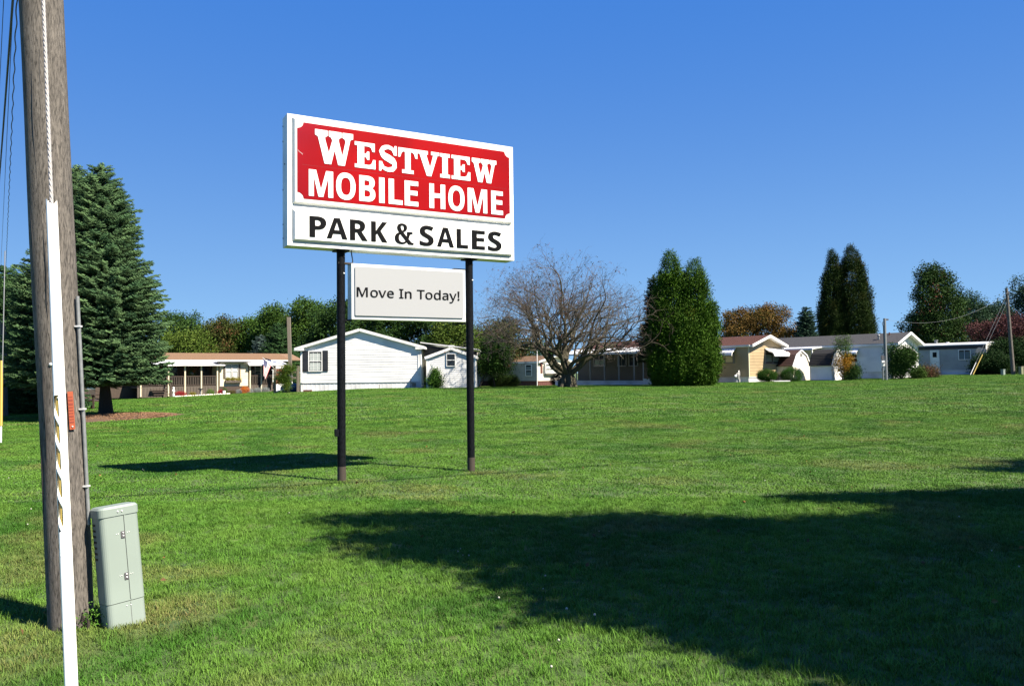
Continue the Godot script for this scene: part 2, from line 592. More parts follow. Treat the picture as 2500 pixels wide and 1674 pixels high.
func crown(parent: Node, lobes: Array, count: int, kind: String, pal: Array, scale := 1.0, shell := 0.55, gap := -0.22, freq := 0.5, m: Material = null) -> void:
	# lobes: [centre, radii]; clumps spread through each lobe, denser towards its outside
	var meshes: Array = clumps[kind]
	var total := 0.0
	for l in lobes:
		var r: Vector3 = l[1]
		total += r.x * r.y + r.y * r.z + r.z * r.x
	var sets := []
	var cols := []
	for k in meshes:
		sets.append([])
		cols.append(PackedColorArray())
	var off := rng.randf() * 200.0
	for l in lobes:
		var c: Vector3 = l[0]
		var r: Vector3 = l[1]
		var share := int(count * (r.x * r.y + r.y * r.z + r.z * r.x) / total)
		for i in share:
			var dir := Vector3(rng.randfn(), rng.randfn(), rng.randfn()).normalized()
			var rad := lerpf(shell, 1.0, pow(rng.randf(), 0.6))
			var p := c + dir * r * rad
			var f := nb.get_noise_3d(p.x * freq + off, p.y * freq * 1.2, p.z * freq)
			if f < gap:
				continue
			p += dir * f * 0.5 * minf(r.x, r.y)
			var k := rng.randi() % meshes.size()
			var bs := Basis.from_euler(Vector3(rng.randf_range(-0.6, 0.6), rng.randf() * TAU, rng.randf_range(-0.6, 0.6)))
			if kind == "arb":
				bs = Basis(Vector3.UP, rng.randf() * TAU) * Basis(Vector3.RIGHT, rng.randf_range(-0.3, 0.3))
			var s := scale * rng.randf_range(0.7, 1.25)
			sets[k].append(Transform3D(bs * Basis.from_scale(Vector3(s, s, s)), p))
			var hue := na.get_noise_3d(p.x * 0.8 + off, p.y * 0.8, p.z * 0.8) * 0.5 + 0.5 + rng.randf_range(-0.18, 0.18)
			cols[k].append(col_mix(pal, hue))
	for k in meshes.size():
		if sets[k].size():
			scatter("crown", meshes[k], m if m else M.leaf, sets[k], cols[k], parent)


func limb(b: MB, a: Vector3, c: Vector3, r0: float, r1: float, wob := 0.08, steps := 5, sides := 7) -> void:
	var pts := PackedVector3Array()
	var rad := PackedFloat32Array()
	var len := (c - a).length()
	for i in steps + 1:
		var t := float(i) / steps
		var p := a.lerp(c, t)
		if i > 0 and i < steps:
			p += Vector3(rng.randfn(), rng.randfn() * 0.5, rng.randfn()) * wob * len * 0.4
		pts.append(p)
		rad.append(lerpf(r0, r1, t))
	b.tube(pts, rad, sides)


func broadleaf(called: String, label: String, x: float, d: float, h: float, w: float, pal: Array, count: int, group := "", low := 0.22, kind := "leaf", lobes_n := 11, scale := 1.0, category := "tree") -> Node3D:
	var base := gp(x, d, -0.05)
	var peaked := group == "peak"
	var o := thing(called, label, category, base, 0.0, "" if peaked else group)
	var lobes := []
	var cy := h * (low + 1.0) * 0.5
	var ry := h * (1.0 - low) * 0.5
	lobes.append([Vector3(0, cy, 0), Vector3(w * 0.36, ry * 0.80, w * 0.36)])
	for i in lobes_n:
		var a := TAU * i * 0.618 + rng.randf() * 0.7
		var t := (i + 0.5) / lobes_n
		var yy := lerpf(-0.72, 0.82, t) + rng.randf_range(-0.08, 0.08)
		var rr := sqrt(maxf(0.05, 1.0 - yy * yy)) * rng.randf_range(0.55, 0.8)
		var s := rng.randf_range(0.26, 0.40)
		if peaked:
			rr *= 1.05 - 0.75 * t
			s *= 1.1 - 0.55 * t
			yy += 0.12 * t
		lobes.append([Vector3(cos(a) * rr * w * 0.5, cy + yy * ry * 0.86, sin(a) * rr * w * 0.5), Vector3(w * s * 0.62, ry * s * 0.75, w * s * 0.62)])
	var b := MB.new()
	var top := Vector3(rng.randf_range(-0.2, 0.2), cy, 0)
	var tr := maxf(0.07, h * 0.02)
	limb(b, Vector3(0, -0.1, 0), top, tr, tr * 0.5, 0.03, 6, 9)
	for i in range(1, lobes.size()):
		var e: Vector3 = lobes[i][0]
		limb(b, Vector3(0, 0, 0).lerp(top, rng.randf_range(0.45, 0.95)), e, tr * 0.4, tr * 0.1, 0.1, 4, 5)
	pm("trunk", b, M.bark, o)
	crown(o, lobes, count, kind, pal, scale)
	return o


func spruce(called: String, label: String, x: float, d: float, h: float, w: float, c0: Color, c1: Color, size: float, low := 0.0, group := "", bare := false, lean := 0.0) -> Node3D:
	var o := thing(called, label, "tree", gp(x, d, -0.05), 0.0, group)
	var b := MB.new()
	var axis := func(y: float) -> Vector3:
		return Vector3(lean * (y / h) * (1.0 - 0.4 * y / h), y, 0)
	var tp := PackedVector3Array()
	var trd := PackedFloat32Array()
	for i in 9:
		var y := h * i / 8.0
		tp.append(axis.call(y))
		trd.append(maxf(0.02, h * 0.021 * (1.0 - i / 8.0)) + (0.08 if i == 0 else 0.0))
	b.tube(tp, trd, 10)
	var sets := [[], [], []]
	var cols := [PackedColorArray(), PackedColorArray(), PackedColorArray()]
	var y := maxf(0.15, low)
	var dead := MB.new()
	while y < h - 0.05:
		var t := y / h
		var prof: float = pow(1.0 - t, 0.62) * (0.92 + 0.08 * sin(t * 17.0))
		if t < 0.24:
			prof *= 0.62 + 1.6 * t
		var rad := w * 0.5 * prof + size * 0.10
		var n := int(clampf(rad * 12.0 / size, 7, 52))
		for i in n:
			var a := TAU * (i + rng.randf()) / n
			var rr := rad * rng.randf_range(0.78, 1.10)
			var c: Vector3 = axis.call(y)
			var out := Vector3(cos(a), 0, sin(a))
			var droop := lerpf(-0.22, 0.35, t)
			var at := c + Vector3(0, rng.randf_range(-0.1, 0.1) * size, 0)
			limb(b, at, at + out * rr * 0.85 + Vector3(0, droop * rr * 0.7, 0), 0.022 * size + 0.004, 0.006, 0.04, 3, 4)
			var q := 0.0
			var step := size * 0.42
			while q < rr:
				var f := q / maxf(rr, 0.01)
				q += step
				if f < 0.25 and rng.randf() < 0.7:
					continue
				var sw := rng.randf_range(-0.55, 0.55) * (1.0 if f < 0.8 else 0.4)
				var dir := (out.rotated(Vector3.UP, sw) + Vector3(0, droop * 0.6 + 0.20 * f + rng.randf_range(-0.12, 0.12), 0)).normalized()
				var pos := at + out * maxf(0.0, q - size * 0.75) + Vector3(0, droop * q * 0.8 + 0.12 * f * f * rr, 0)
				var zx := Vector3.UP.cross(dir).normalized()
				var s := size * rng.randf_range(0.75, 1.15) * lerpf(1.0, 0.62, t)
				var bs := Basis(zx, dir.cross(zx), dir).scaled(Vector3.ONE * s)
				var k := rng.randi() % 3
				if bare and t < 0.24 and rng.randf() < 0.35:
					continue
				sets[k].append(Transform3D(bs, pos))
				var cc := c0.lerp(c1, rng.randf()) * rng.randf_range(0.50, 0.86)
				cc.a = 1.0
				cols[k].append(cc)
		if bare and t < 0.26:
			for i in 16:
				var a := rng.randf() * TAU
				var c: Vector3 = axis.call(y)
				limb(dead, c, c + Vector3(cos(a), rng.randf_range(-0.35, 0.05), sin(a)) * rad * rng.randf_range(0.4, 0.9), 0.016, 0.004, 0.12, 4, 4)
		y += size * lerpf(0.25, 0.20, t) * rng.randf_range(0.85, 1.15)
	# leader
	for i in 3:
		sets[i].append(Transform3D(Basis(Vector3.RIGHT, -PI / 2) * Basis(Vector3(0, 0, 1), i * 1.0) * Basis.from_scale(Vector3.ONE * size * 0.6), Vector3(axis.call(h - size * 0.35))))
		cols[i].append(c1)
	pm("trunk", b, M.bark, o)
	if bare:
		pm("dead_branches", dead, M.twig, o)
	for k in 3:
		scatter("crown", clumps.spray[k], M.needle, sets[k], cols[k], o)
	return o


func columnar(o: Node, parts: Array, count: int, pal: Array, scale: float) -> void:
	# parts: [base offset, height, radius]; a spindle of upright sprays
	var meshes: Array = clumps.arb
	var sets := [[], []]
	var cols := [PackedColorArray(), PackedColorArray()]
	var off := rng.randf() * 100.0
	var b := MB.new()
	for p in parts:
		var c: Vector3 = p[0]
		var h: float = p[1]
		var r: float = p[2]
		limb(b, c, c + Vector3(0, h * 0.9, 0), r * 0.12, 0.02, 0.02, 5, 7)
		for i in int(count * h * r):
			var t := rng.randf()
			t = 1.0 - pow(t, 0.62)
			var prof := pow(sin(PI * pow(clampf(t * 0.93 + 0.07, 0.0, 1.0), 0.70)), 0.46) * (1.0 - 0.30 * t)
			var a := rng.randf() * TAU
			var bump := 0.98 + 0.55 * nb.get_noise_3d(cos(a) * 2.8 + off, t * h * 0.95, sin(a) * 2.8 + c.x * 3.0)
			var rr := r * prof * bump * 1.18 * lerpf(0.66, 1.0, pow(rng.randf(), 0.5))
			var pos := c + Vector3(cos(a) * rr, t * h + 0.1, sin(a) * rr)
			if nb.get_noise_3d(pos.x * 1.3 + off, pos.y * 1.1, pos.z * 1.3) < -0.34:
				continue
			var k := rng.randi() % 2
			var bs := Basis(Vector3.UP, -a) * Basis(Vector3(0, 0, 1), rng.randf_range(-0.75, 0.1)) * Basis(Vector3.UP, rng.randf() * TAU)
			var s := scale * rng.randf_range(0.75, 1.25) * (1.0 if t < 0.85 else 0.7)
			sets[k].append(Transform3D(bs * Basis.from_scale(Vector3(s, s * 1.15, s)), pos))
			var hue := na.get_noise_3d(pos.x + off, pos.y * 0.9, pos.z) * 0.5 + 0.5 + rng.randf_range(-0.2, 0.2)
			cols[k].append(col_mix(pal, hue))
	pm("trunk", b, M.bark, o)
	for k in 2:
		scatter("crown", meshes[k], M.leaf, sets[k], cols[k], o)


func shrub(called: String, label: String, x: float, d: float, w: float, h: float, pal: Array, count: int, group := "", flat := false, scale := 0.5, category := "shrub") -> Node3D:
	var o := thing(called, label, category, gp(x, d, -0.03), 0.0, group)
	var b := MB.new()
	for i in 9:
		var a := rng.randf() * TAU
		limb(b, Vector3(cos(a) * 0.05, 0, sin(a) * 0.05), Vector3(cos(a) * w * 0.36, h * rng.randf_range(0.5, 0.9), sin(a) * w * 0.36), 0.018, 0.005, 0.1, 4, 5)
	pm("stem", b, M.bark, o)
	var lobes := []
	if flat:
		lobes = [[Vector3(0, h * 0.5, 0), Vector3(w * 0.5, h * 0.5, w * 0.5)]]
		crown(o, lobes, count, "bush", pal, scale, 0.72, -0.9)
	else:
		lobes.append([Vector3(0, h * 0.5, 0), Vector3(w * 0.36, h * 0.42, w * 0.36)])
		for i in 7:
			var a := TAU * i * 0.618
			lobes.append([Vector3(cos(a) * w * 0.30, h * rng.randf_range(0.22, 0.78), sin(a) * w * 0.30), Vector3(w * 0.20, h * 0.19, w * 0.20)])
		crown(o, lobes, int(count * 0.8), "small", pal, scale * 1.35, 0.4, -0.3, 1.4)
	return o


# ---------------------------------------------------------------- building pieces
func lap(parent: Node, xf: Transform3D, outline: PackedVector2Array, course: float, m: Material, called := "plank") -> void:
	var lo := INF
	var hi := -INF
	for p in outline:
		lo = minf(lo, p.y)
		hi = maxf(hi, p.y)
	var y := lo
	while y < hi - 0.01:
		var y1 := minf(y + course, hi)
		var band := PackedVector2Array([Vector2(-99, y), Vector2(99, y), Vector2(99, y1), Vector2(-99, y1)])
		for poly in Geometry2D.intersect_polygons(outline, band):
			var b := MB.new()
			var p: PackedVector2Array = poly
			if Geometry2D.is_polygon_clockwise(p):
				p.reverse()
			var top := y + course
			var q := PackedVector3Array()
			for e in p:
				q.append(xf * Vector3(e.x, e.y, lerpf(0.018, 0.004, (e.y - y) / course)))
			for i in range(1, q.size() - 1):
				b.tri(q[0], q[i], q[i + 1])
			for i in p.size():
				var j := (i + 1) % p.size()
				if absf(p[i].y - y) < 0.001 and absf(p[j].y - y) < 0.001:
					b.quad(xf * Vector3(p[i].x, y, 0.0), xf * Vector3(p[j].x, y, 0.0), q[j], q[i])
			pm(called, b, m, parent)
		y += course


func ribbed(called: String, parent: Node, xf: Transform3D, x0: float, x1: float, y0: float, y1: float, pitch: float, m: Material) -> void:
	# vertical ribbed metal skirting
	var b := MB.new()
	b.box(xf * Vector3((x0 + x1) / 2, (y0 + y1) / 2, 0.0), Vector3(x1 - x0, y1 - y0, 0.02), xf.basis)
	var x := x0 + pitch * 0.5
	while x < x1:
		b.box(xf * Vector3(x, (y0 + y1) / 2, 0.012), Vector3(pitch * 0.34, y1 - y0 - 0.01, 0.012), xf.basis)
		x += pitch
	b.box(xf * Vector3((x0 + x1) / 2, y1 - 0.02, 0.03), Vector3(x1 - x0, 0.04, 0.05), xf.basis)
	pm(called, b, m, parent)


func window(parent: Node, xf: Transform3D, x0: float, y0: float, x1: float, y1: float, frame: Material, style := "hung", curtain: Material = null, cover := 0.7, grid := Vector2i(0, 0)) -> void:
	var w := x1 - x0
	var h := y1 - y0
	var c := Vector3((x0 + x1) / 2, (y0 + y1) / 2, 0)
	var t := minf(0.055, w * 0.062)
	var b := MB.new()
	for e in [[Vector3(0, h / 2 - t / 2, 0), Vector3(w, t, 0.07)], [Vector3(0, -h / 2 + t / 2, 0), Vector3(w, t, 0.08)], [Vector3(-w / 2 + t / 2, 0, 0), Vector3(t, h - 2 * t, 0.066)], [Vector3(w / 2 - t / 2, 0, 0), Vector3(t, h - 2 * t, 0.066)]]:
		var s: Vector3 = e[1]
		b.box(xf * (c + e[0] + Vector3(0, 0, 0.03)), s, xf.basis)
	var f := pm("window", b, frame, parent)
	var iw := w - 2 * t
	var ih := h - 2 * t
	var split: Array = [[Vector3(0, ih * 0.25, 0), Vector3(iw, ih * 0.5 - 0.015, 0)], [Vector3(0, -ih * 0.25, 0), Vector3(iw, ih * 0.5 - 0.015, 0)]]
	if style == "slider":
		split = [[Vector3(-iw * 0.25, 0, 0), Vector3(iw * 0.5 - 0.015, ih, 0)], [Vector3(iw * 0.25, 0, 0), Vector3(iw * 0.5 - 0.015, ih, 0)]]
		bx("mullion", xf * (c + Vector3(0, 0, 0.042)), Vector3(0.035, ih, 0.04), frame, f, xf.basis)
	elif style == "fixed":
		split = [[Vector3.ZERO, Vector3(iw, ih, 0)]]
	else:
		bx("meeting_rail", xf * (c + Vector3(0, 0, 0.042)), Vector3(iw, 0.04, 0.04), frame, f, xf.basis)
	for e in split:
		var s: Vector3 = e[1]
		bx("pane", xf * (c + e[0] + Vector3(0, 0, 0.028)), Vector3(s.x, s.y, 0.008), M.glass, f, xf.basis)
		for i in grid.x - 1:
			bx("muntin", xf * (c + e[0] + Vector3(s.x * ((i + 1.0) / grid.x - 0.5), 0, 0.0385)), Vector3(0.014, s.y, 0.010), frame, f, xf.basis)
		for i in grid.y - 1:
			bx("muntin", xf * (c + e[0] + Vector3(0, s.y * ((i + 1.0) / grid.y - 0.5), 0.0365)), Vector3(s.x, 0.014, 0.009), frame, f, xf.basis)
	if curtain:
		for e in split:
			var s: Vector3 = e[1]
			bx("curtain", xf * (c + e[0] + Vector3(-0.02 * s.x, -s.y * (1.0 - cover) * 0.3, 0.0325)), Vector3(s.x * 0.86, s.y * cover, 0.003), curtain, f, xf.basis)


func gable_roof(o: Node, W: float, L: float, eave: float, peak: float, side: float, front: float, mr: Material, mt: Material, back := 0.15) -> void:
	# slopes along z, ridge over x = W/2; slabs, shingle courses, fascias, soffit
	for s in [-1.0, 1.0]:
		var run := W / 2 + side
		var rise := (peak - eave) * run / (W / 2)
		var len := Vector2(run, rise).length()
		var ang := atan2(rise, run)
		var b := MB.new()
		var low := Vector3(W / 2 + s * run, peak - rise, 0)
		var dir := Vector3(-s * cos(ang), sin(ang), 0)
		var nrm := Vector3(s * sin(ang), cos(ang), 0)
		var n := int(len / 0.14)
		for i in n:
			var a := low + dir * (len * i / n) + nrm * 0.062
			var c := low + dir * (len * (i + 1) / n) + nrm * 0.05
			var z0 := front
			var z1 := -L - back
			var p := [Vector3(a.x, a.y, z0), Vector3(a.x, a.y, z1), Vector3(c.x, c.y, z1), Vector3(c.x, c.y, z0)]
			if s > 0.0:
				b.quad(p[0], p[1], p[2], p[3])
			else:
				b.quad(p[3], p[2], p[1], p[0])
			var under := a - nrm * 0.02
			b.quad(Vector3(a.x, a.y, z0), Vector3(under.x, under.y, z0), Vector3(under.x, under.y, z1), Vector3(a.x, a.y, z1))
		var mid := low + dir * len * 0.5 + nrm * 0.02
		b.box(Vector3(mid.x, mid.y, (front - L - back) / 2), Vector3(len - 0.01, 0.055, front + L + back - 0.01), Basis(dir, nrm, dir.cross(nrm)))
		pm("roof", b, mr, o)
		# rake board at the front gable
		bx("rake_board", Vector3(mid.x, mid.y - 0.035, front + 0.013), Vector3(len, 0.17, 0.026), mt, o, Basis(dir, nrm, dir.cross(nrm)))
		bx("eave_trim", Vector3(low.x, low.y - 0.035, (front - L - back) / 2), Vector3(0.05, 0.13, front + L + back), mt, o)
		bx("soffit", Vector3(mid.x, mid.y - 0.045, (front - L) / 2), Vector3(len, 0.012, front + L), mt, o, Basis(dir, nrm, dir.cross(nrm)))


func gable_body(o: Node, W: float, L: float, skirt: float, eave: float, peak: float, mw: Material, ms: Material, course: float, pitch: float, rear := true) -> Array:
	var front := PackedVector2Array([Vector2(0, skirt), Vector2(W, skirt), Vector2(W, eave), Vector2(W / 2, peak), Vector2(0, eave)])
	var b := MB.new()
	b.prism(front, -0.12, -0.004)
	var wf := pm("front_wall", b, mw, o)
	lap(wf, Transform3D.IDENTITY, front, course, mw)
	var left := Transform3D(Basis(Vector3(0, 0, 1), Vector3.UP, Vector3(-1, 0, 0)), Vector3(0, 0, -L))
	var wl := bx("side_wall", Vector3(0.06, (skirt + eave) / 2, -L / 2 - 0.06), Vector3(0.112, eave - skirt, L - 0.14), mw, o)
	lap(wl, left, PackedVector2Array([Vector2(0, skirt), Vector2(L, skirt), Vector2(L, eave), Vector2(0, eave)]), course, mw)
	bx("side_wall", Vector3(W - 0.06, (skirt + eave) / 2, -L / 2 - 0.06), Vector3(0.12, eave - skirt, L - 0.14), mw, o)
	b = MB.new()
	b.prism(front, -L, -L + 0.12)
	pm("rear_wall", b, mw, o)
	if skirt > 0.05:
		ribbed("skirting", o, Transform3D(Basis.IDENTITY, Vector3(0, 0, -0.02)), 0, W, -0.15, skirt, pitch, ms)
		ribbed("skirting", o, Transform3D(left.basis, left.origin + Vector3(0.02, 0, 0)), 0, L, -0.15, skirt, pitch, ms)
		bx("skirting", Vector3(W - 0.03, skirt / 2 - 0.1, -L / 2), Vector3(0.03, skirt + 0.2, L - 0.1), ms, o)
	return [Transform3D.IDENTITY, left]


func awning(o: Node, xf: Transform3D, x0: float, x1: float, ytop: float, out: float, drop: float, m: Material) -> void:
	# rolled aluminium awning: sloping top, rounded nose
	var prof := PackedVector2Array()
	prof.append(Vector2(0, 0))
	for i in 9:
		var t := i / 8.0
		prof.append(Vector2(out * lerpf(0.55, 1.0, sin(t * PI / 2)), -drop * lerpf(0.42, 1.0, 1.0 - cos(t * PI / 2))))
	var b := MB.new()
	var n := int((x1 - x0) / 0.11)
	for i in n:
		var xa := lerpf(x0, x1, float(i) / n)
		var xb := lerpf(x0, x1, (i + 1.0) / n)
		var z := 0.008 if i % 2 else 0.0
		for k in prof.size() - 1:
			var p := prof[k]
			var q := prof[k + 1]
			b.quad(xf * Vector3(xa, ytop + p.y + z, p.x + z), xf * Vector3(xa, ytop + q.y + z, q.x + z), xf * Vector3(xb, ytop + q.y + z, q.x + z), xf * Vector3(xb, ytop + p.y + z, p.x + z))
			b.quad(xf * Vector3(xb, ytop + p.y - 0.012, p.x - 0.006), xf * Vector3(xb, ytop + q.y - 0.012, q.x - 0.006), xf * Vector3(xa, ytop + q.y - 0.012, q.x - 0.006), xf * Vector3(xa, ytop + p.y - 0.012, p.x - 0.006))
	var a := pm("awning", b, m, o)
	for x in [x0, x1]:
		var cb := MB.new()
		var poly := PackedVector2Array()
		for p in prof:
			poly.append(Vector2(p.x, ytop + p.y))
		for i in range(prof.size() - 1, -1, -1):
			poly.append(Vector2(maxf(0.0, prof[i].x - 0.05), ytop + prof[i].y - 0.05))
		var t := xf * Transform3D(Basis(Vector3(0, 0, 1), Vector3.UP, Vector3(-1, 0, 0)), Vector3(x, 0, 0))
		cb.prism(poly, -0.008, 0.008, t)
		pm("side_wing", cb, m, a)


func gambrel_shed(o: Node, W: float, L: float, wall_h: float, knee: float, peak: float, mw: Material, mside: Material, mr: Material, trim: Material) -> void:
	var out := PackedVector2Array([Vector2(0, 0), Vector2(W, 0), Vector2(W, wall_h), Vector2(W * 0.80, knee), Vector2(W / 2, peak), Vector2(W * 0.20, knee), Vector2(0, wall_h)])
	var b := MB.new()
	b.prism(out, -0.10, -0.004)
	var f := pm("front_wall", b, mw, o)
	lap(f, Transform3D.IDENTITY, out, 0.115, mw)
	b = MB.new()
	b.prism(out, -L, -L + 0.1)
	pm("rear_wall", b, mw, o)
	var left := Transform3D(Basis(Vector3(0, 0, 1), Vector3.UP, Vector3(-1, 0, 0)), Vector3(0, 0, -L))
	var s := bx("side_wall", Vector3(0.055, wall_h / 2, -L / 2), Vector3(0.1, wall_h, L - 0.21), mside, o)
	lap(s, left, PackedVector2Array([Vector2(0, 0), Vector2(L, 0), Vector2(L, wall_h), Vector2(0, wall_h)]), 0.115, mside)
	bx("side_wall", Vector3(W - 0.055, wall_h / 2, -L / 2), Vector3(0.1, wall_h, L - 0.21), mside, o)
	for sd in [-1.0, 1.0]:
		var pts := [Vector2(W / 2 + sd * (W / 2 + 0.10), wall_h - 0.06), Vector2(W / 2 + sd * W * 0.31, knee + 0.03), Vector2(W / 2, peak + 0.045)]
		b = MB.new()
		var rb := MB.new()
		for i in 2:
			var p: Vector2 = pts[i]
			var q: Vector2 = pts[i + 1]
			var n := 7 if i == 0 else 4
			var dv := (q - p).normalized()
			var nv := Vector2(-dv.y, dv.x) * (1.0 if sd < 0.0 else -1.0)
			if nv.y < 0.0:
				nv = -nv
			for k in n:
				var a := p.lerp(q, float(k) / n) + nv * 0.03
				var c := p.lerp(q, (k + 1.0) / n) + nv * 0.018
				var z0 := 0.05
				var z1 := -L - 0.08
				b.quad(Vector3(a.x, a.y, z0), Vector3(a.x, a.y, z1), Vector3(c.x, c.y, z1), Vector3(c.x, c.y, z0))
				var e := a - nv * 0.02
				b.quad(Vector3(a.x, a.y, z0), Vector3(e.x, e.y, z0), Vector3(e.x, e.y, z1), Vector3(a.x, a.y, z1))
			var mid := (p + q) / 2
			var bs := Basis(Vector3(dv.x, dv.y, 0), Vector3(nv.x, nv.y, 0), Vector3(dv.x, dv.y, 0).cross(Vector3(nv.x, nv.y, 0)))
			b.box(Vector3(mid.x, mid.y, (0.05 - L - 0.08) / 2), Vector3((q - p).length(), 0.03, L + 0.12), bs)
			rb.box(Vector3(mid.x, mid.y - 0.03, 0.064), Vector3((q - p).length(), 0.09, 0.026), bs)
		pm("roof", b, mr, o)
		pm("rake_board", rb, trim, o)


func plain_door(o: Node, xf: Transform3D, x0: float, y0: float, x1: float, y1: float, m: Material, frame: Material) -> void:
	var b := MB.new()
	var w := x1 - x0
	var h := y1 - y0
	for e in [[x0 - 0.04, 0.08, y0, h], [x1 + 0.04, 0.08, y0, h]]:
		b.box(xf * Vector3(e[0], y0 + h / 2, 0.03), Vector3(0.08, h, 0.08), xf.basis)
	b.box(xf * Vector3((x0 + x1) / 2, y1 + 0.04, 0.03), Vector3(w + 0.16, 0.08, 0.082), xf.basis)
	pm("door_frame", b, frame, o)
	var d := bx("door", xf * Vector3((x0 + x1) / 2, y0 + h / 2, 0.025), Vector3(w - 0.01, h - 0.01, 0.04), m, o, xf.basis)
	bx("pane", xf * Vector3((x0 + x1) / 2, y1 - h * 0.20, 0.05), Vector3(w * 0.55, h * 0.27, 0.012), M.glass, d, xf.basis)
	var k := MB.new()
	k.ball(xf * Vector3(x1 - 0.09, y0 + h * 0.45, 0.07), Vector3.ONE * 0.03, 8)
	pm("handle", k, M.bolt, d)


# ---------------------------------------------------------------- the sign
func slab(ch: String) -> PackedVector2Array:
	var p := []
	match ch:
		"W": p = [0, 1, .322, 1, .322, .84, .258, .79, .262, .72, .355, .33, .448, .72, .42, .80, .355, .84, .355, 1, .689, 1, .689, .84, .622, .80, .618, .72, .71, .28, .797, .72, .78, .80, .72, .84, .72, 1, 1, 1, 1, .84, .925, .80, .775, 0, .60, 0, .508, .44, .415, 0, .245, 0, .075, .79, 0, .84]
		"E": p = [0, 1, .97, 1, .97, .67, .86, .67, .79, .82, .68, .86, .45, .86, .45, .57, .55, .57, .60, .66, .70, .66, .70, .34, .60, .34, .55, .43, .45, .43, .45, .14, .70, .14, .81, .19, .89, .36, 1, .36, 1, 0, 0, 0, 0, .14, .13, .14, .13, .86, 0, .86]
		"T": p = [0, 1, 1, 1, 1, .63, .90, .63, .83, .80, .74, .86, .645, .86, .645, .14, .80, .14, .80, 0, .20, 0, .20, .14, .355, .14, .355, .86, .26, .86, .17, .80, .10, .63, 0, .63]
		"V": p = [0, 1, .47, 1, .47, .86, .39, .86, .57, .34, .72, .86, .62, .86, .62, 1, 1, 1, 1, .86, .91, .86, .62, 0, .42, 0, .09, .86, 0, .86]
		"I": p = [0, 1, 1, 1, 1, .86, .78, .86, .78, .14, 1, .14, 1, 0, 0, 0, 0, .14, .22, .14, .22, .86, 0, .86]
		"S":
			var a := PackedVector2Array()
			var c := PackedVector2Array()
			var n := 30
			var spine := [Vector2(.86, .69), Vector2(.74, .88), Vector2(.50, .935), Vector2(.26, .88), Vector2(.15, .72), Vector2(.30, .575), Vector2(.55, .50), Vector2(.79, .40), Vector2(.87, .26), Vector2(.75, .11), Vector2(.50, .065), Vector2(.26, .12), Vector2(.13, .31)]
			var cv := Curve2D.new()
			for i in spine.size():
				var t: Vector2 = (spine[mini(i + 1, spine.size() - 1)] - spine[maxi(i - 1, 0)]) * 0.17
				cv.add_point(spine[i], -t, t)
			var full := cv.get_baked_length()
			for i in n + 1:
				var s := full * i / n
				var q := cv.sample_baked(s)
				var e := (cv.sample_baked(minf(s + 0.01, full)) - cv.sample_baked(maxf(s - 0.01, 0.0))).normalized()
				var f := float(i) / n
				var wd := 0.065 + 0.075 * exp(-pow((f - 0.5) / 0.24, 2.0))
				a.append(q + Vector2(-e.y, e.x) * wd)
				c.append(q - Vector2(-e.y, e.x) * wd)
			c.reverse()
			a.append_array(c)
			var r: Array = Geometry2D.merge_polygons(a, PackedVector2Array([Vector2(.80, .64), Vector2(.95, .64), Vector2(.95, 1.0), Vector2(.85, 1.0), Vector2(.80, .90)]))
			var r2: Array = Geometry2D.merge_polygons(r[0], PackedVector2Array([Vector2(.04, 0), Vector2(.14, 0), Vector2(.20, .10), Vector2(.20, .36), Vector2(.04, .36)]))
			return r2[0]
	var out := PackedVector2Array()
	for i in range(0, p.size(), 2):
		out.append(Vector2(p[i], p[i + 1]))
	return out


func slab_letter(ch: String, x0: float, x1: float, y0: float, y1: float, z: float, parent: Node) -> void:
	var poly := PackedVector2Array()
	for p in slab(ch):
		poly.append(Vector2(lerpf(x0, x1, p.x), lerpf(y0, y1, p.y)))
	var b := MB.new()
	b.prism(poly, z, z + 0.006)
	pm("letter", b, M.letterwhite, parent)


func text_fit(txt: String, font: String, bold: bool, x0: float, x1: float, y0: float, y1: float, z: float, m: Material, parent: Node, called := "letter") -> void:
	var f := SystemFont.new()
	f.font_names = PackedStringArray([font])
	f.font_weight = 700 if bold else 400
	var t := TextMesh.new()
	t.text = txt
	var fv := FontVariation.new()
	fv.base_font = f
	fv.variation_embolden = 0.16 if m == M.letterwhite else (0.12 if bold else 0.18)
	t.font = fv
	t.font_size = 64
	t.pixel_size = 0.01
	t.depth = 0.006
	t.curve_step = 0.5
	var box := t.get_aabb()
	var o := part(called, t, m, parent)
	var s := Vector3((x1 - x0) / box.size.x, (y1 - y0) / box.size.y, 1.0)
	o.scale = s
	o.position = Vector3(x0 - box.position.x * s.x, y0 - box.position.y * s.y, z - box.position.z)


func tray(b: MB, x0: float, x1: float, y0: float, y1: float, z0: float, z1: float, k: float) -> void:
	# pan formed face: bevelled edges standing proud of the cabinet
	var o := [Vector3(x0, y0, z0), Vector3(x1, y0, z0), Vector3(x1, y1, z0), Vector3(x0, y1, z0)]
	var i := [Vector3(x0 + k, y0 + k, z1), Vector3(x1 - k, y0 + k, z1), Vector3(x1 - k, y1 - k, z1), Vector3(x0 + k, y1 - k, z1)]
	for e in 4:
		var f := (e + 1) % 4
		b.quad(o[e], o[f], i[f], i[e])
	b.quad(i[0], i[1], i[2], i[3])


func frame_bars(b: MB, x0: float, x1: float, y0: float, y1: float, w: float, zc: float, dz: float) -> void:
	b.box(Vector3((x0 + x1) / 2, y1 - w / 2, zc), Vector3(x1 - x0, w, dz))
	b.box(Vector3((x0 + x1) / 2, y0 + w / 2, zc), Vector3(x1 - x0, w, dz))
	b.box(Vector3(x0 + w / 2, (y0 + y1) / 2, zc), Vector3(w, y1 - y0 - 2 * w, dz))
	b.box(Vector3(x1 - w / 2, (y0 + y1) / 2, zc), Vector3(w, y1 - y0 - 2 * w, dz))


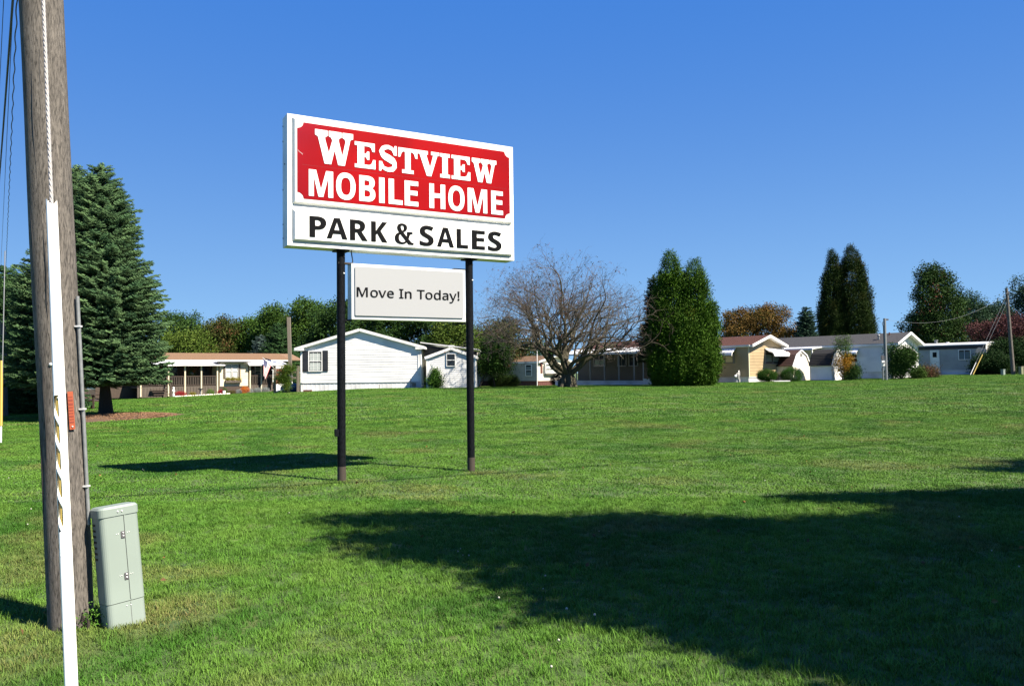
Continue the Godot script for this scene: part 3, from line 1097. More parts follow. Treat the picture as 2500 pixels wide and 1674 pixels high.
func sign_board() -> void:
	var o := thing("roadside_sign", "tall red and white lettered roadside sign with small message board on two black posts", "sign", Vector3(-3.137, 0, -10.886), 29.39)
	var W := 3.66
	var y0 := 3.365
	var y1 := 5.239
	# cabinet
	var b := MB.new()
	b.box(Vector3(W / 2, (y0 + y1) / 2, -0.152), Vector3(W, y1 - y0, 0.25))
	var cab := pm("cabinet", b, M.frame, o)
	b = MB.new()
	frame_bars(b, 0.0, W, y0, y1, 0.06, -0.012, 0.028)
	b.box(Vector3(W / 2, 3.92, -0.013), Vector3(W - 0.12, 0.075, 0.026))
	pm("retainer_frame", b, M.frame, cab)
	for e in [[0.0, 4.9], [0.0, 4.55], [0.0, 4.2], [0.0, 3.7], [0.0, 5.12], [0.0, 3.5]]:
		var k := MB.new()
		k.ball(Vector3(-0.002, e[1], -0.15 if int(e[1] * 100) % 2 else -0.25), Vector3(0.008, 0.012, 0.012), 6)
		pm("rivet", k, M.dark, cab)
	for i in 7:
		for yy in [y0 + 0.03, y1 - 0.03]:
			var k := MB.new()
			k.ball(Vector3(0.25 + i * 0.527, yy, 0.003), Vector3(0.007, 0.007, 0.004), 6)
			pm("screw", k, M.galv, cab)
	# faces
	b = MB.new()
	tray(b, 0.065, W - 0.04, 3.955, 5.195, -0.012, 0.045, 0.032)
	var upper := pm("upper_face", b, M.signwhite, o)
	b = MB.new()
	tray(b, 0.065, W - 0.04, 3.425, 3.885, -0.012, 0.045, 0.032)
	var lower := pm("lower_face", b, M.signwhite, o)
	# red field with scooped corners
	var f := PackedVector2Array()
	var r := 0.088
	var rx0 := 0.128
	var rx1 := 3.565
	var ry0 := 4.035
	var ry1 := 5.128
	for c in [[rx0, ry0, 90.0, 0.0], [rx1, ry0, 180.0, 90.0], [rx1, ry1, 270.0, 180.0], [rx0, ry1, 360.0, 270.0]]:
		for i in 9:
			var a := deg_to_rad(lerpf(c[2], c[3], i / 8.0))
			f.append(Vector2(c[0] + cos(a) * r, c[1] + sin(a) * r))
	b = MB.new()
	b.prism(f, 0.0455, 0.049)
	var red := pm("red_field", b, M.red, upper)
	var zl := 0.0495
	for e in [["W", .38, .94, 4.572, 5.055], ["E", .965, 1.28, 4.575, 4.958], ["S", 1.325, 1.63, 4.568, 4.966], ["T", 1.64, 1.95, 4.575, 4.958], ["V", 1.955, 2.315, 4.575, 4.958], ["I", 2.33, 2.495, 4.578, 4.956], ["E", 2.525, 2.85, 4.578, 4.955], ["W", 2.88, 3.32, 4.578, 4.955]]:
		slab_letter(e[0], e[1], e[2], e[3], e[4], zl, red)
	for e in [["M", .29, .64], ["O", .685, .972], ["B", 1.03, 1.275], ["I", 1.335, 1.42], ["L", 1.485, 1.705], ["E", 1.74, 1.96], ["H", 2.145, 2.41], ["O", 2.465, 2.742], ["M", 2.80, 3.145], ["E", 3.22, 3.432]]:
		if e[0] == "I":
			bx("letter", Vector3((e[1] + e[2]) / 2.0, 4.275, zl + 0.003), Vector3(e[2] - e[1], 0.38, 0.006), M.letterwhite, red)
			continue
		var g := 0.008 if e[0] == "O" else 0.0
		text_fit(e[0], "Droid Sans", true, e[1], e[2], 4.085 - g, 4.465 + g, zl, M.letterwhite, red)
	for e in [["P", .30, .54], ["A", .545, .85], ["R", .89, 1.158], ["K", 1.212, 1.462], ["S", 1.98, 2.212], ["A", 2.268, 2.555], ["L", 2.605, 2.80], ["E", 2.87, 3.10], ["S", 3.155, 3.40]]:
		var g := 0.007 if e[0] == "S" else 0.0
		text_fit(e[0], "Droid Sans", true, e[1], e[2], 3.50 - g, 3.80 + g, zl - 0.003, M.letterblack, lower)
	text_fit("&", "Droid Serif", true, 1.58, 1.882, 3.494, 3.806, zl - 0.003, M.letterblack, lower)
	bx("panel_seam", Vector3(1.85, 4.522, 0.0492), Vector3(3.3, 0.0035, 0.001), mat(lin(0.28, 0.004, 0.008), 0.4), red)
	# scratch on the red face
	b = MB.new()
	b.pipe(Vector3(0.135, 4.72, 0.0495), Vector3(0.205, 4.665, 0.0495), 0.002, 5)
	pm("scratch", b, M.letterwhite, red)
	# posts
	for x in [0.807, 2.905]:
		var base := -0.12
		var pb := MB.new()
		pb.pipe(Vector3(x, base, -0.135), Vector3(x, y0 - 0.002, -0.135), 0.0605, 20)
		var post := pm("post", pb, M.postblack, o)
		pb = MB.new()
		pb.pipe(Vector3(x, base, -0.135), Vector3(x, 0.21, -0.135), 0.0622, 20)
		pm("rusty_foot", pb, M.rustpost, post)
		for yy in [3.27, 3.02]:
			var k := MB.new()
			k.ball(Vector3(x + 0.03, yy, -0.078), Vector3.ONE * 0.014, 8)
			pm("bolt", k, M.bolt if yy < 3.1 else M.rustpost, post)
		bx("collar", Vector3(x, y0 - 0.012, -0.135), Vector3(0.2, 0.02, 0.2), M.postblack, post)
	bx("switch_box", Vector3(0.735, 0.70, -0.135), Vector3(0.05, 0.105, 0.07), M.postblack, o, Basis.IDENTITY, 0.006)
	# small board
	b = MB.new()
	b.box(Vector3(1.853, 2.758, -0.128), Vector3(1.84, 0.815, 0.17))
	var sm_cab := pm("small_cabinet", b, M.frame, o)
	b = MB.new()
	frame_bars(b, 0.93, 2.776, 2.349, 3.167, 0.052, -0.030, 0.03)
	pm("retainer_frame", b, M.frame, sm_cab)
	b = MB.new()
	b.box(Vector3(1.853, 2.763, -0.020), Vector3(1.752, 0.722, 0.05), Basis.IDENTITY, 0.01)
	var sf := pm("message_face", b, M.signgrey, o)
	text_fit("Move In Today!", "Droid Sans", false, 1.0, 2.662, 2.632, 2.828, 0.006, M.letterblack, sf, "lettering")
	for e in [[0.86, 3.175], [2.72, 3.185], [0.86, 2.335], [2.72, 2.325]]:
		bx("bracket", Vector3(e[0], e[1], -0.135), Vector3(0.20, 0.022, 0.09), M.rustpost if e[0] < 1.0 and e[1] > 3.0 else M.postblack, o)
	var cb := MB.new()
	cb.tube(PackedVector3Array([Vector3(0.955, 3.365, -0.1), Vector3(0.958, 3.30, -0.09), Vector3(0.972, 3.22, -0.09), Vector3(0.972, 3.15, -0.1)]), PackedFloat32Array([0.009, 0.009, 0.009, 0.009]), 6)
	pm("cable", cb, M.cable, o)


# ---------------------------------------------------------------- roadside pole and pedestal
func big_pole() -> void:
	var o := thing("utility_pole", "weathered grey wooden utility pole leaning at the left edge beside green pedestal", "utility pole", Vector3(-2.765, 0, -4.92), 0.0)
	var lean := Vector3(-0.059, 1.0, 0.0)
	var pts := PackedVector3Array()
	var rad := PackedFloat32Array()
	for i in 25:
		var y := -0.3 + 9.3 * i / 24.0
		pts.append(lean * y + Vector3(0.004 * sin(y * 2.1), 0, 0.004 * cos(y * 1.7)))
		rad.append(0.127 - 0.0006 * y + 0.0015 * sin(y * 3.3))
	var b := MB.new()
	b.tube(pts, rad, 28)
	var pole := pm("pole", b, M.polewood, o)
	# long checks in the wood: thin dark splits
	for e in [[0.42, 0.45, 0.5], [-0.25, 1.0, 0.7], [0.15, 1.9, 0.6], [-0.55, 2.2, 0.5], [-0.1, 2.75, 0.9], [0.62, 1.3, 0.6], [-0.7, 0.6, 0.6], [0.3, 3.2, 0.7], [-0.35, 0.25, 0.35]]:
		var k := MB.new()
		var cp := PackedVector3Array()
		var cr := PackedFloat32Array()
		for i in 7:
			var t := i / 6.0
			var y: float = e[1] + e[2] * t
			var a: float = e[0] + 0.03 * sin(t * 9.0 + e[1] * 5.0)
			cp.append(lean * y + Vector3(sin(a), 0, cos(a)) * (0.1265 - 0.0006 * y))
			cr.append(0.005 * sin(PI * clampf(t, 0.03, 0.97)))
		k.tube(cp, cr, 5)
		pm("split", k, M.dark, pole)
	# grey conduit on its right side with clips
	var cpts := PackedVector3Array()
	var crad := PackedFloat32Array()
	for y in [0.62, 1.0, 1.6, 2.05]:
		cpts.append(lean * y + Vector3(0.145, 0, 0.012))
		crad.append(0.0115)
	b = MB.new()
	b.tube(cpts, crad, 10)
	var cond := pm("conduit", b, M.galv, o)
	for y in [0.86, 1.34, 1.86]:
		bx("clip", lean * y + Vector3(0.143, 0, 0.014), Vector3(0.034, 0.010, 0.03), M.bolt, cond)
	# orange marker strip with stamped characters
	var tb := Basis(Vector3(0, 0, 1), deg_to_rad(4.2)) * Basis(Vector3.UP, deg_to_rad(48))
	var tc := lean * 1.335 + Vector3(0.110, 0, 0.082)
	var tagm := bx("marker_strip", tc, Vector3(0.032, 0.235, 0.004), M.orange, o, tb)
	var ty := 0.085
	for e in [0.004, 0.012, 0.014, 0.006, 0.008, 0.006, 0.010, 0.005, 0.008]:
		bx("stamped_mark", tc + tb * Vector3(-0.001, ty - e / 2, 0.0028), Vector3(0.024, e, 0.002), M.orangemark, tagm, tb)
		ty -= e + 0.011
	var k2 := MB.new()
	k2.ball(tc + tb * Vector3(0.0, -0.10, 0.004), Vector3.ONE * 0.006, 6)
	pm("nail", k2, M.bolt, tagm)
	for e in [[0.02, 1.62]]:
		k2 = MB.new()
		k2.ball(lean * e[1] + Vector3(e[0], 0, 0.122), Vector3(0.012, 0.012, 0.007), 8)
		pm("bolt", k2, M.bolt, o)


func guy_guard() -> void:
	var o := thing("guy_wire", "white plastic guarded guy wire slanting up in front of the grey pole", "guy wire", Vector3(-1.885, 0, -2.62), 0.0)
	var dir := Vector3(-0.62, 2.66, -1.42)
	var at := func(h: float) -> Vector3:
		var f := (h - 0.2) / 2.25
		return Vector3(-1.874, 0.2, -3.34).lerp(Vector3(-2.378, 2.45, -4.01), f) - Vector3(-1.885, 0, -2.62)
	# twisted strand above and through the guard
	var d: Vector3 = (at.call(3.0) - at.call(1.0)).normalized()
	var s := d.cross(Vector3.RIGHT).normalized()
	var w := s.cross(d)
	var b := MB.new()
	for k in 3:
		var pts := PackedVector3Array()
		var rad := PackedFloat32Array()
		for i in 240:
			var h := 2.2 + 3.6 * i / 239.0
			var a := h * 62.0 + TAU * k / 3.0
			pts.append(at.call(h) + (s * cos(a) + w * sin(a)) * 0.0045)
			rad.append(0.0060)
		b.tube(pts, rad, 6)
	pm("strand", b, M.rope, o)
	# guard: round sleeve, open slot on its left front between two heights
	b = MB.new()
	var n := 60
	var sides := 20
	for i in n:
		var h0 := lerpf(-0.15, 2.44, float(i) / n)
		var h1 := lerpf(-0.15, 2.44, (i + 1.0) / n)
		for k in sides:
			var a0 := TAU * k / sides
			var a1 := TAU * (k + 1.0) / sides
			var hm := (h0 + h1) / 2
			var face: Vector3 = (s * cos((a0 + a1) / 2) + w * sin((a0 + a1) / 2))
			if hm > 0.84 and hm < 1.46 and face.dot(Vector3(-0.10, 0.0, 1.0).normalized()) > 0.90:
				continue
			var r0 := 0.0258
			var top := 0.02 * sin(a0 * 2.0) if i == n - 1 else 0.0
			var p0: Vector3 = at.call(h0)
			var p1: Vector3 = at.call(h1 + top)
			var o0 := s * cos(a0) + w * sin(a0)
			var o1 := s * cos(a1) + w * sin(a1)
			b.stri(p0 + o0 * r0, p1 + o1 * r0, p0 + o1 * r0, o0, o1, o1)
			b.stri(p0 + o0 * r0, p1 + o0 * r0, p1 + o1 * r0, o0, o0, o1)
	var g := pm("guard", b, M.plastic, o)
	# inside the slot: yellow liner and spiral grip
	b = MB.new()
	b.tube(PackedVector3Array([at.call(0.70), at.call(1.45)]), PackedFloat32Array([0.018, 0.018]), 12)
	pm("liner", b, M.yellow, g)
	b = MB.new()
	for k in 2:
		var pts := PackedVector3Array()
		var rad := PackedFloat32Array()
		for i in 70:
			var h := 0.72 + 0.72 * i / 69.0
			var a := h * 26.0 + PI * k
			pts.append(at.call(h) + (s * cos(a) + w * sin(a)) * 0.0172)
			rad.append(0.0090)
		b.tube(pts, rad, 6)
	pm("spiral_grip", b, M.plastic, g)


func pedestal() -> void:
	var o := thing("telecom_pedestal", "pale green metal pedestal leaning in the grass beside the pole", "utility box", gp(-2.445, 4.93, 0.0), 0.0)
	var tilt := Basis(Vector3(0, 0, 1), deg_to_rad(4.8)) * Basis(Vector3.UP, deg_to_rad(46)) * Basis(Vector3.RIGHT, deg_to_rad(-1.5))
	var T := Transform3D(tilt, Vector3(0, 0, 0))
	var W := 0.225
	var D := 0.17
	var round_box := func(b: MB, w: float, d: float, y0: float, y1: float, r: float, taper := 1.0) -> void:
		var pts := PackedVector2Array()
		for c in [[w / 2 - r, d / 2 - r, 0.0], [-w / 2 + r, d / 2 - r, 90.0], [-w / 2 + r, -d / 2 + r, 180.0], [w / 2 - r, -d / 2 + r, 270.0]]:
			for i in 6:
				var a := deg_to_rad(c[2] + 90.0 * i / 5.0)
				pts.append(Vector2(c[0] + cos(a) * r, c[1] + sin(a) * r))
		var m := pts.size()
		for i in m:
			var p := pts[i]
			var q := pts[(i + 1) % m]
			b.quad(T * Vector3(p.x, y0, p.y), T * Vector3(p.x * taper, y1, p.y * taper), T * Vector3(q.x * taper, y1, q.y * taper), T * Vector3(q.x, y0, q.y))
		for i in range(1, m - 1):
			b.tri(T * Vector3(pts[0].x * taper, y1, pts[0].y * taper), T * Vector3(pts[i + 1].x * taper, y1, pts[i + 1].y * taper), T * Vector3(pts[i].x * taper, y1, pts[i].y * taper))
	var b := MB.new()
	round_box.call(b, W, D, -0.1, 0.145, 0.034)
	var base := pm("base_section", b, M.pedestal, o)
	b = MB.new()
	round_box.call(b, W + 0.004, D + 0.004, 0.149, 0.68, 0.034)
	var body := pm("body", b, M.pedestal, o)
	b = MB.new()
	round_box.call(b, W + 0.014, D + 0.014, 0.675, 0.722, 0.036, 1.0)
	round_box.call(b, W + 0.014, D + 0.014, 0.7221, 0.735, 0.036, 0.9)
	var lid := pm("lid", b, M.pedestal, o)
	var zf := D / 2 + 0.002
	# seam between the two door leaves, a dark groove line with a raised lip
	bx("seam", T * Vector3(0.022, 0.415, zf), Vector3(0.0022, 0.52, 0.003), M.dark, body, tilt)
	bx("door_lip", T * Vector3(0.027, 0.415, zf + 0.001), Vector3(0.007, 0.52, 0.003), M.pedestal, body, tilt)
	bx("seam", T * Vector3(0.022, 0.06, zf - 0.002), Vector3(0.002, 0.16, 0.003), M.steel, base, tilt)
	for y in [0.555, 0.30]:
		var p := bx("latch_plate", T * Vector3(0.010, y, zf + 0.002), Vector3(0.024, 0.042, 0.006), M.steel, body, tilt, 0.003)
		for e in [0.011, -0.008]:
			var k := MB.new()
			k.ball(T * Vector3(0.010, y + e, zf + 0.006), Vector3(0.006, 0.006, 0.004), 8)
			pm("bolt", k, M.bolt, p)
		for x in [-0.028, -0.017, 0.036, 0.047]:
			var k := MB.new()
			k.ball(T * Vector3(x, y + 0.008, zf + 0.001), Vector3(0.0034, 0.0034, 0.0025), 6)
			pm("rivet", k, M.bolt, body)
	for x in [-0.012, 0.012]:
		var k := MB.new()
		k.ball(T * Vector3(x, 0.70, D / 2 + 0.009), Vector3(0.0065, 0.0065, 0.004), 8)
		pm("bolt", k, M.bolt, lid)
		k = MB.new()
		k.ball(T * Vector3(x + 0.01, 0.12, zf - 0.001), Vector3(0.004, 0.004, 0.003), 6)
		pm("bolt", k, M.bolt, base)
	for i in 7:
		bx("vent_slot", T * Vector3(-W / 2 - 0.002, 0.63 - i * 0.035, -0.03), Vector3(0.003, 0.014, 0.05), M.dark, body, tilt)


func wires() -> void:
	var run := func(pts: Array, r: float, called: String, label: String, cat: String, sag := 0.3, grp := "") -> void:
		var b := MB.new()
		for i in pts.size() - 1:
			var p := PackedVector3Array()
			var q := PackedFloat32Array()
			var a: Vector3 = pts[i]
			var c: Vector3 = pts[i + 1]
			for k in 25:
				var t := k / 24.0
				p.append(a.lerp(c, t) - Vector3(0, sag * 4.0 * t * (1.0 - t), 0))
				q.append(r)
			b.tube(p, q, 6)
		solo(called, b, M.cable, label, cat, grp)
	run.call([Vector3(-2.95, 8.6, -5.0), Vector3(-40.2, 8.6, -60.0)], 0.022, "power_line", "thick black cable crossing the sky left of the leaning pole", "cable", 0.15)
	run.call([Vector3(-3.10, 8.0, -5.0), Vector3(-39.5, 8.9, -60.0)], 0.007, "power_line", "thin wire between the thick cable and the wavy one at upper left", "cable", 0.15)
	run.call([Vector3(-3.12, 9.0, -5.0), Vector3(-40.3, 8.5, -60.0)], 0.007, "power_line", "thin wire farthest left in the sky near the corner", "cable", 0.15)
	var b := MB.new()
	var p := PackedVector3Array()
	var q := PackedFloat32Array()
	for i in 420:
		var t := i / 419.0
		var c := Vector3(-3.10, 7.6, -5.0).lerp(Vector3(-39.1, 8.87, -60.0), t) - Vector3(0, 0.12 * 4.0 * t * (1.0 - t), 0)
		p.append(c + Vector3(cos(t * 330.0), sin(t * 330.0), 0) * 0.013)
		q.append(0.011)
	b.tube(p, q, 5)
	solo("power_line", b, M.cable, "wavy spiral wrapped cable closest to the leaning pole", "cable")
	# overhead service cables that cross above the frame and shade the lawn
	run.call([Vector3(-3.1, 7.9, -4.8), Vector3(26.0, 8.3, -17.8)], 0.032, "power_line", "overhead cable crossing above the lawn from the leaning pole", "cable", 0.25)
	var pole := thing("utility_pole", "distant wooden line pole behind the left spruces", "utility pole", gp(-40.0, 60.2), 0.0)
	pp("pole", Vector3(0, -0.2, 0), Vector3(0, 9.3, 0), 0.12, M.greywood, pole)
	bx("crossarm", Vector3(0, 8.7, 0), Vector3(1.6, 0.1, 0.1), M.greywood, pole)


# ---------------------------------------------------------------- homes
func white_house() -> void:
	var base := 0.53
	var o := thing("white_home", "white sided mobile home with black shuttered window and broad gable behind the sign posts", "house", Vector3(-13.3, base, -49.0))
	gable_roof(o, 7.5, 17.0, 2.78, 3.86, 0.32, 0.18, M.roofgrey, M.white)
	var fx := gable_body(o, 7.5, 17.0, 0.58, 2.78, 3.86, M.vinyl, M.skirt, 0.155, 0.28)
	for x in [0.06, 7.44]:
		bx("corner_post", Vector3(x, 1.68, 0.02), Vector3(0.12, 2.18, 0.05), M.white, o)
	for x in [-0.22, 7.72]:
		bx("eave_return", Vector3(x + (0.17 if x < 0 else -0.17), 2.66, 0.1), Vector3(0.62, 0.16, 0.19), M.white, o)
	window(o, Transform3D(Basis.IDENTITY, Vector3(0, 0, 0.012)), 0.50, 1.27, 1.38, 2.56, M.white, "hung", M.curtain, 0.8, Vector2i(3, 2))
	for x in [0.305, 1.56]:
		var s := bx("shutter", Vector3(x, 1.92, 0.035), Vector3(0.34, 1.29, 0.04), M.shutter, o)
		for y in [1.62, 2.24]:
			bx("panel", Vector3(x, y, 0.058), Vector3(0.24, 0.52, 0.012), M.shutter, s)
	pp("downspout", Vector3(7.56, 0.1, 0.02), Vector3(7.56, 2.6, 0.02), 0.045, M.white, o)
	bx("marker_stake", Vector3(5.0, 0.2, 0.3), Vector3(0.03, 0.4, 0.02), M.greywood, o)
	# gas meter at the shaded corner
	var g := thing("gas_meter", "dark gas meter on a riser at the white home's shaded right corner", "meter", Vector3(-6.35, base, -48.75))
	pp("riser", Vector3(0, 0, 0), Vector3(0, 0.75, 0), 0.025, M.steel, g)
	bx("meter_body", Vector3(0.2, 0.36, 0), Vector3(0.24, 0.24, 0.16), M.steel, g, Basis.IDENTITY, 0.03)
	pp("outlet", Vector3(0, 0.48, 0), Vector3(0.2, 0.48, 0), 0.02, M.steel, g)
	# enclosed carport wall and roof beside it
	o = thing("carport", "weathered ribbed lean-to wall with thin white roof behind small white shed", "carport", Vector3(-5.72, 0.6, -50.1))
	var b := MB.new()
	b.prism(PackedVector2Array([Vector2(0, -0.1), Vector2(3.45, -0.1), Vector2(3.45, 2.36), Vector2(0, 2.82)]), -0.1, 0.0)
	var w := pm("wall", b, M.olive, o)
	for i in 14:
		bx("batten", Vector3(0.12 + i * 0.25, 1.18, 0.018), Vector3(0.05, 2.3, 0.03), M.greywall, w)
	bx("header", Vector3(1.75, 2.50, 0.05), Vector3(3.55, 0.16, 0.06), M.dark, o, Basis(Vector3(0, 0, 1), -0.132))
	bx("roof", Vector3(1.72, 2.72, -2.4), Vector3(3.75, 0.06, 5.6), M.metalwhite, o, Basis(Vector3(0, 0, 1), -0.132))
	bx("post", Vector3(3.5, 1.15, 0.08), Vector3(0.10, 2.3, 0.10), M.cream2, o)
	bx("downspout", Vector3(3.62, 1.1, 0.12), Vector3(0.07, 2.4, 0.07), M.white, o)


func small_shed() -> void:
	var o := thing("garden_shed", "small white sided gable shed with one dark window and branch shadows", "shed", Vector3(-5.29, 0.62, -48.0))
	var W := 3.07
	var L := 1.75
	gable_roof(o, W, L, 1.95, 2.50, 0.08, 0.10, M.roofgrey, M.white, 0.05)
	gable_body(o, W, L, 0.04, 1.95, 2.50, M.vinyl, M.skirt, 0.125, 0.3)
	window(o, Transform3D(Basis.IDENTITY, Vector3(0, 0, 0.014)), 1.24, 1.38, 1.80, 2.16, M.white, "hung")
	bx("corner_post", Vector3(0.04, 1.0, 0.02), Vector3(0.08, 1.9, 0.05), M.white, o)
	bx("corner_post", Vector3(W - 0.04, 1.0, 0.02), Vector3(0.08, 1.9, 0.05), M.white, o)
	bx("skid", Vector3(W / 2, -0.06, -0.02), Vector3(W, 0.18, 0.05), M.dark, o)
	var b := MB.new()
	b.box(Vector3(W / 2, 2.63, -0.2), Vector3(0.34, 0.10, 0.5), Basis.IDENTITY, 0.02)
	pm("ridge_vent", b, M.white, o)
	b = MB.new()
	for s in [-1.0, 1.0]:
		b.prism(PackedVector2Array([Vector2(0, 0), Vector2(s * 0.10, 0.05), Vector2(s * 0.17, 0.0), Vector2(s * 0.12, -0.02), Vector2(s * 0.05, -0.03), Vector2(0, -0.06)]), 0.02, 0.035, Transform3D(Basis.IDENTITY, Vector3(W / 2 - 0.02, 2.30, 0.0)))
	pm("bird_ornament", b, M.dark, o)
	shrub("shed_bush", "leafy bush with yellowing base against the white shed front", -4.72, 47.55, 0.68, 1.22, [Color(0.035, 0.10, 0.012), Color(0.07, 0.16, 0.02), Color(0.30, 0.28, 0.04), 0.22], 260, "", false, 0.42)


func tan_home() -> void:
	var o := thing("tan_home", "tan sided mobile home with white awnings, rust red roof and lit gable", "house", Vector3(15.74, 0.76, -52.0), 40.0)
	gable_roof(o, 4.15, 13.0, 2.45, 3.10, 0.10, 0.42, M.roofred, M.white)
	var fx := gable_body(o, 4.15, 13.0, 0.32, 2.45, 3.10, M.tan, M.skirt, 0.205, 0.16)
	var lt: Transform3D = fx[1]
	bx("corner_post", Vector3(0.03, 1.38, 0.02), Vector3(0.07, 2.1, 0.05), M.cream, o)
	bx("corner_post", Vector3(4.12, 1.38, 0.02), Vector3(0.07, 2.1, 0.05), M.white, o)
	pp("downspout", Vector3(4.22, 0.2, 0.06), Vector3(4.22, 2.35, 0.06), 0.035, M.white, o)
	window(o, Transform3D(Basis.IDENTITY, Vector3(0, 0, 0.014)), 1.92, 1.18, 3.82, 2.26, M.galv, "slider", M.curtaindim, 0.5)
	awning(o, Transform3D.IDENTITY, 1.95, 3.95, 2.27, 0.78, 0.56, M.metalwhite)
	var L := 13.0
	window(o, lt, L - 1.85, 1.26, L - 1.08, 1.92, M.galv, "fixed", M.cream, 0.72)
	awning(o, lt, L - 2.25, L - 0.92, 2.34, 0.55, 0.56, M.metalwhite)
	window(o, lt, L - 6.2, 1.26, L - 5.2, 2.0, M.galv, "fixed", M.curtaindim, 0.7)
	bx("gutter", Vector3(-0.13, 2.42, -6.3), Vector3(0.10, 0.09, 13.0), M.metalwhite, o)
	# gas meter on the shaded side
	var g := thing("gas_meter", "white piped gas meter beside the tan home's skirting", "meter", Vector3(15.0, gy(15.0, 52.1), -52.1), 40.0)
	var b := MB.new()
	b.tube(PackedVector3Array([Vector3(0.28, 0, 0), Vector3(0.28, 0.72, 0), Vector3(0.22, 0.78, 0), Vector3(0.16, 0.72, 0), Vector3(0.16, 0.45, 0)]), PackedFloat32Array([0.028, 0.028, 0.028, 0.028, 0.028]), 8)
	pm("pipe", b, M.white, g)
	b = MB.new()
	b.tube(PackedVector3Array([Vector3(-0.05, 0, 0), Vector3(-0.05, 0.60, 0), Vector3(0.12, 0.60, 0)]), PackedFloat32Array([0.025, 0.025, 0.025]), 8)
	pm("pipe", b, M.white, g)
	bx("meter_body", Vector3(0.06, 0.36, 0), Vector3(0.24, 0.28, 0.2), M.galv, g, Basis.IDENTITY, 0.04)
	b = MB.new()
	b.ball(Vector3(-0.2, 0.42, 0), Vector3(0.10, 0.10, 0.06), 10)
	pm("regulator", b, M.white, g)
	var green := [Color(0.022, 0.075, 0.008), Color(0.045, 0.125, 0.012), Color(0.05, 0.12, 0.01), 0.05]
	shrub("round_bush", "round clipped bush in front of the tan home's window", 16.62, 51.0, 1.36, 0.86, green, 900, "clipped bushes by the tan home", true, 0.26)
	shrub("round_bush", "round clipped bush standing before the small cream barn shed", 18.2, 51.0, 1.16, 0.84, green, 760, "clipped bushes by the tan home", true, 0.26)
	shrub("twiggy_shrub", "thin twiggy shrub between the two clipped bushes", 17.45, 51.4, 0.6, 0.6, [Color(0.12, 0.10, 0.04), Color(0.20, 0.16, 0.09), Color(0.3, 0.2, 0.12), 0.3], 60, "", false, 0.3)
	b = MB.new()
	b.box(gp(17.35, 50.3, 0.06), Vector3(1.05, 0.06, 0.12))
	solo("edging_board", b, M.white, "white board lying on the grass in front of the clipped bushes", "board")


func barn_sheds() -> void:
	var o := thing("barn_shed", "cream gambrel barn shed with maroon roof between tan home and dark roofed shed", "shed", Vector3(19.16, 0.78, -53.3), 40.0)
	gambrel_shed(o, 2.2, 2.6, 1.06, 1.76, 2.08, M.cream2, M.cream2, M.roofmaroon, M.white)
	bx("gable_vent", Vector3(1.1, 1.78, 0.03), Vector3(0.22, 0.18, 0.04), M.galv, o)
	o = thing("barn_shed", "white gambrel barn shed with black shingle roof beside orange leaved sapling", "shed", Vector3(21.08, 0.80, -51.5), 40.0)
	gambrel_shed(o, 1.7, 1.5, 1.04, 1.72, 2.02, M.white, M.vinyl, M.roofblack, M.white)
	bx("skid", Vector3(0.0, -0.05, -0.75), Vector3(0.06, 0.16, 1.5), M.dark, o)
	# low white patio roof on the long white home's shaded side
	o = thing("patio_roof", "low white patio roof over the dark gap behind the barn sheds", "patio cover", Vector3(26.4, 0.86, -54.0), 40.0)
	bx("roof_panel", Vector3(-0.8, 2.26, -8.6), Vector3(1.5, 0.07, 7.0), M.metalwhite, o, Basis(Vector3(0, 0, 1), 0.10))
	bx("roof_edge", Vector3(-1.56, 2.17, -8.6), Vector3(0.04, 0.14, 7.0), M.white, o)
	for z in [-11.6, -9.0, -7.0, -5.2]:
		bx("post", Vector3(-1.45, 1.05, z), Vector3(0.07, 2.1, 0.07), M.white, o)


func long_white_home() -> void:
	var o := thing("long_white_home", "long white mobile home with grey shingle roof and bright gable at right", "house", Vector3(26.4, 0.86, -54.0), 40.0)
	gable_roof(o, 3.95, 15.0, 2.42, 3.18, 0.12, 0.40, M.roofgrey, M.white)
	var fx := gable_body(o, 3.95, 15.0, 0.48, 2.42, 3.18, M.vinyl, M.skirt, 0.125, 0.5)
	var lt: Transform3D = fx[1]
	bx("corner_post", Vector3(0.03, 1.4, 0.02), Vector3(0.07, 1.95, 0.05), M.white, o)
	window(o, lt, 15.0 - 3.35, 1.12, 15.0 - 2.5, 1.8, M.white, "hung")
	awning(o, lt, 15.0 - 3.5, 15.0 - 2.4, 2.16, 0.5, 0.42, M.metalwhite)
	var b := MB.new()
	b.pipe(Vector3(0.7, 2.75, -1.3), Vector3(0.7, 2.98, -1.3), 0.07, 10)
	b.ball(Vector3(0.7, 3.02, -1.3), Vector3(0.11, 0.08, 0.11), 10)
	pm("roof_vent", b, M.galv, o)
	pp("roof_pipe", Vector3(1.5, 2.95, -0.9), Vector3(1.5, 3.25, -0.9), 0.05, M.redskirt, o)


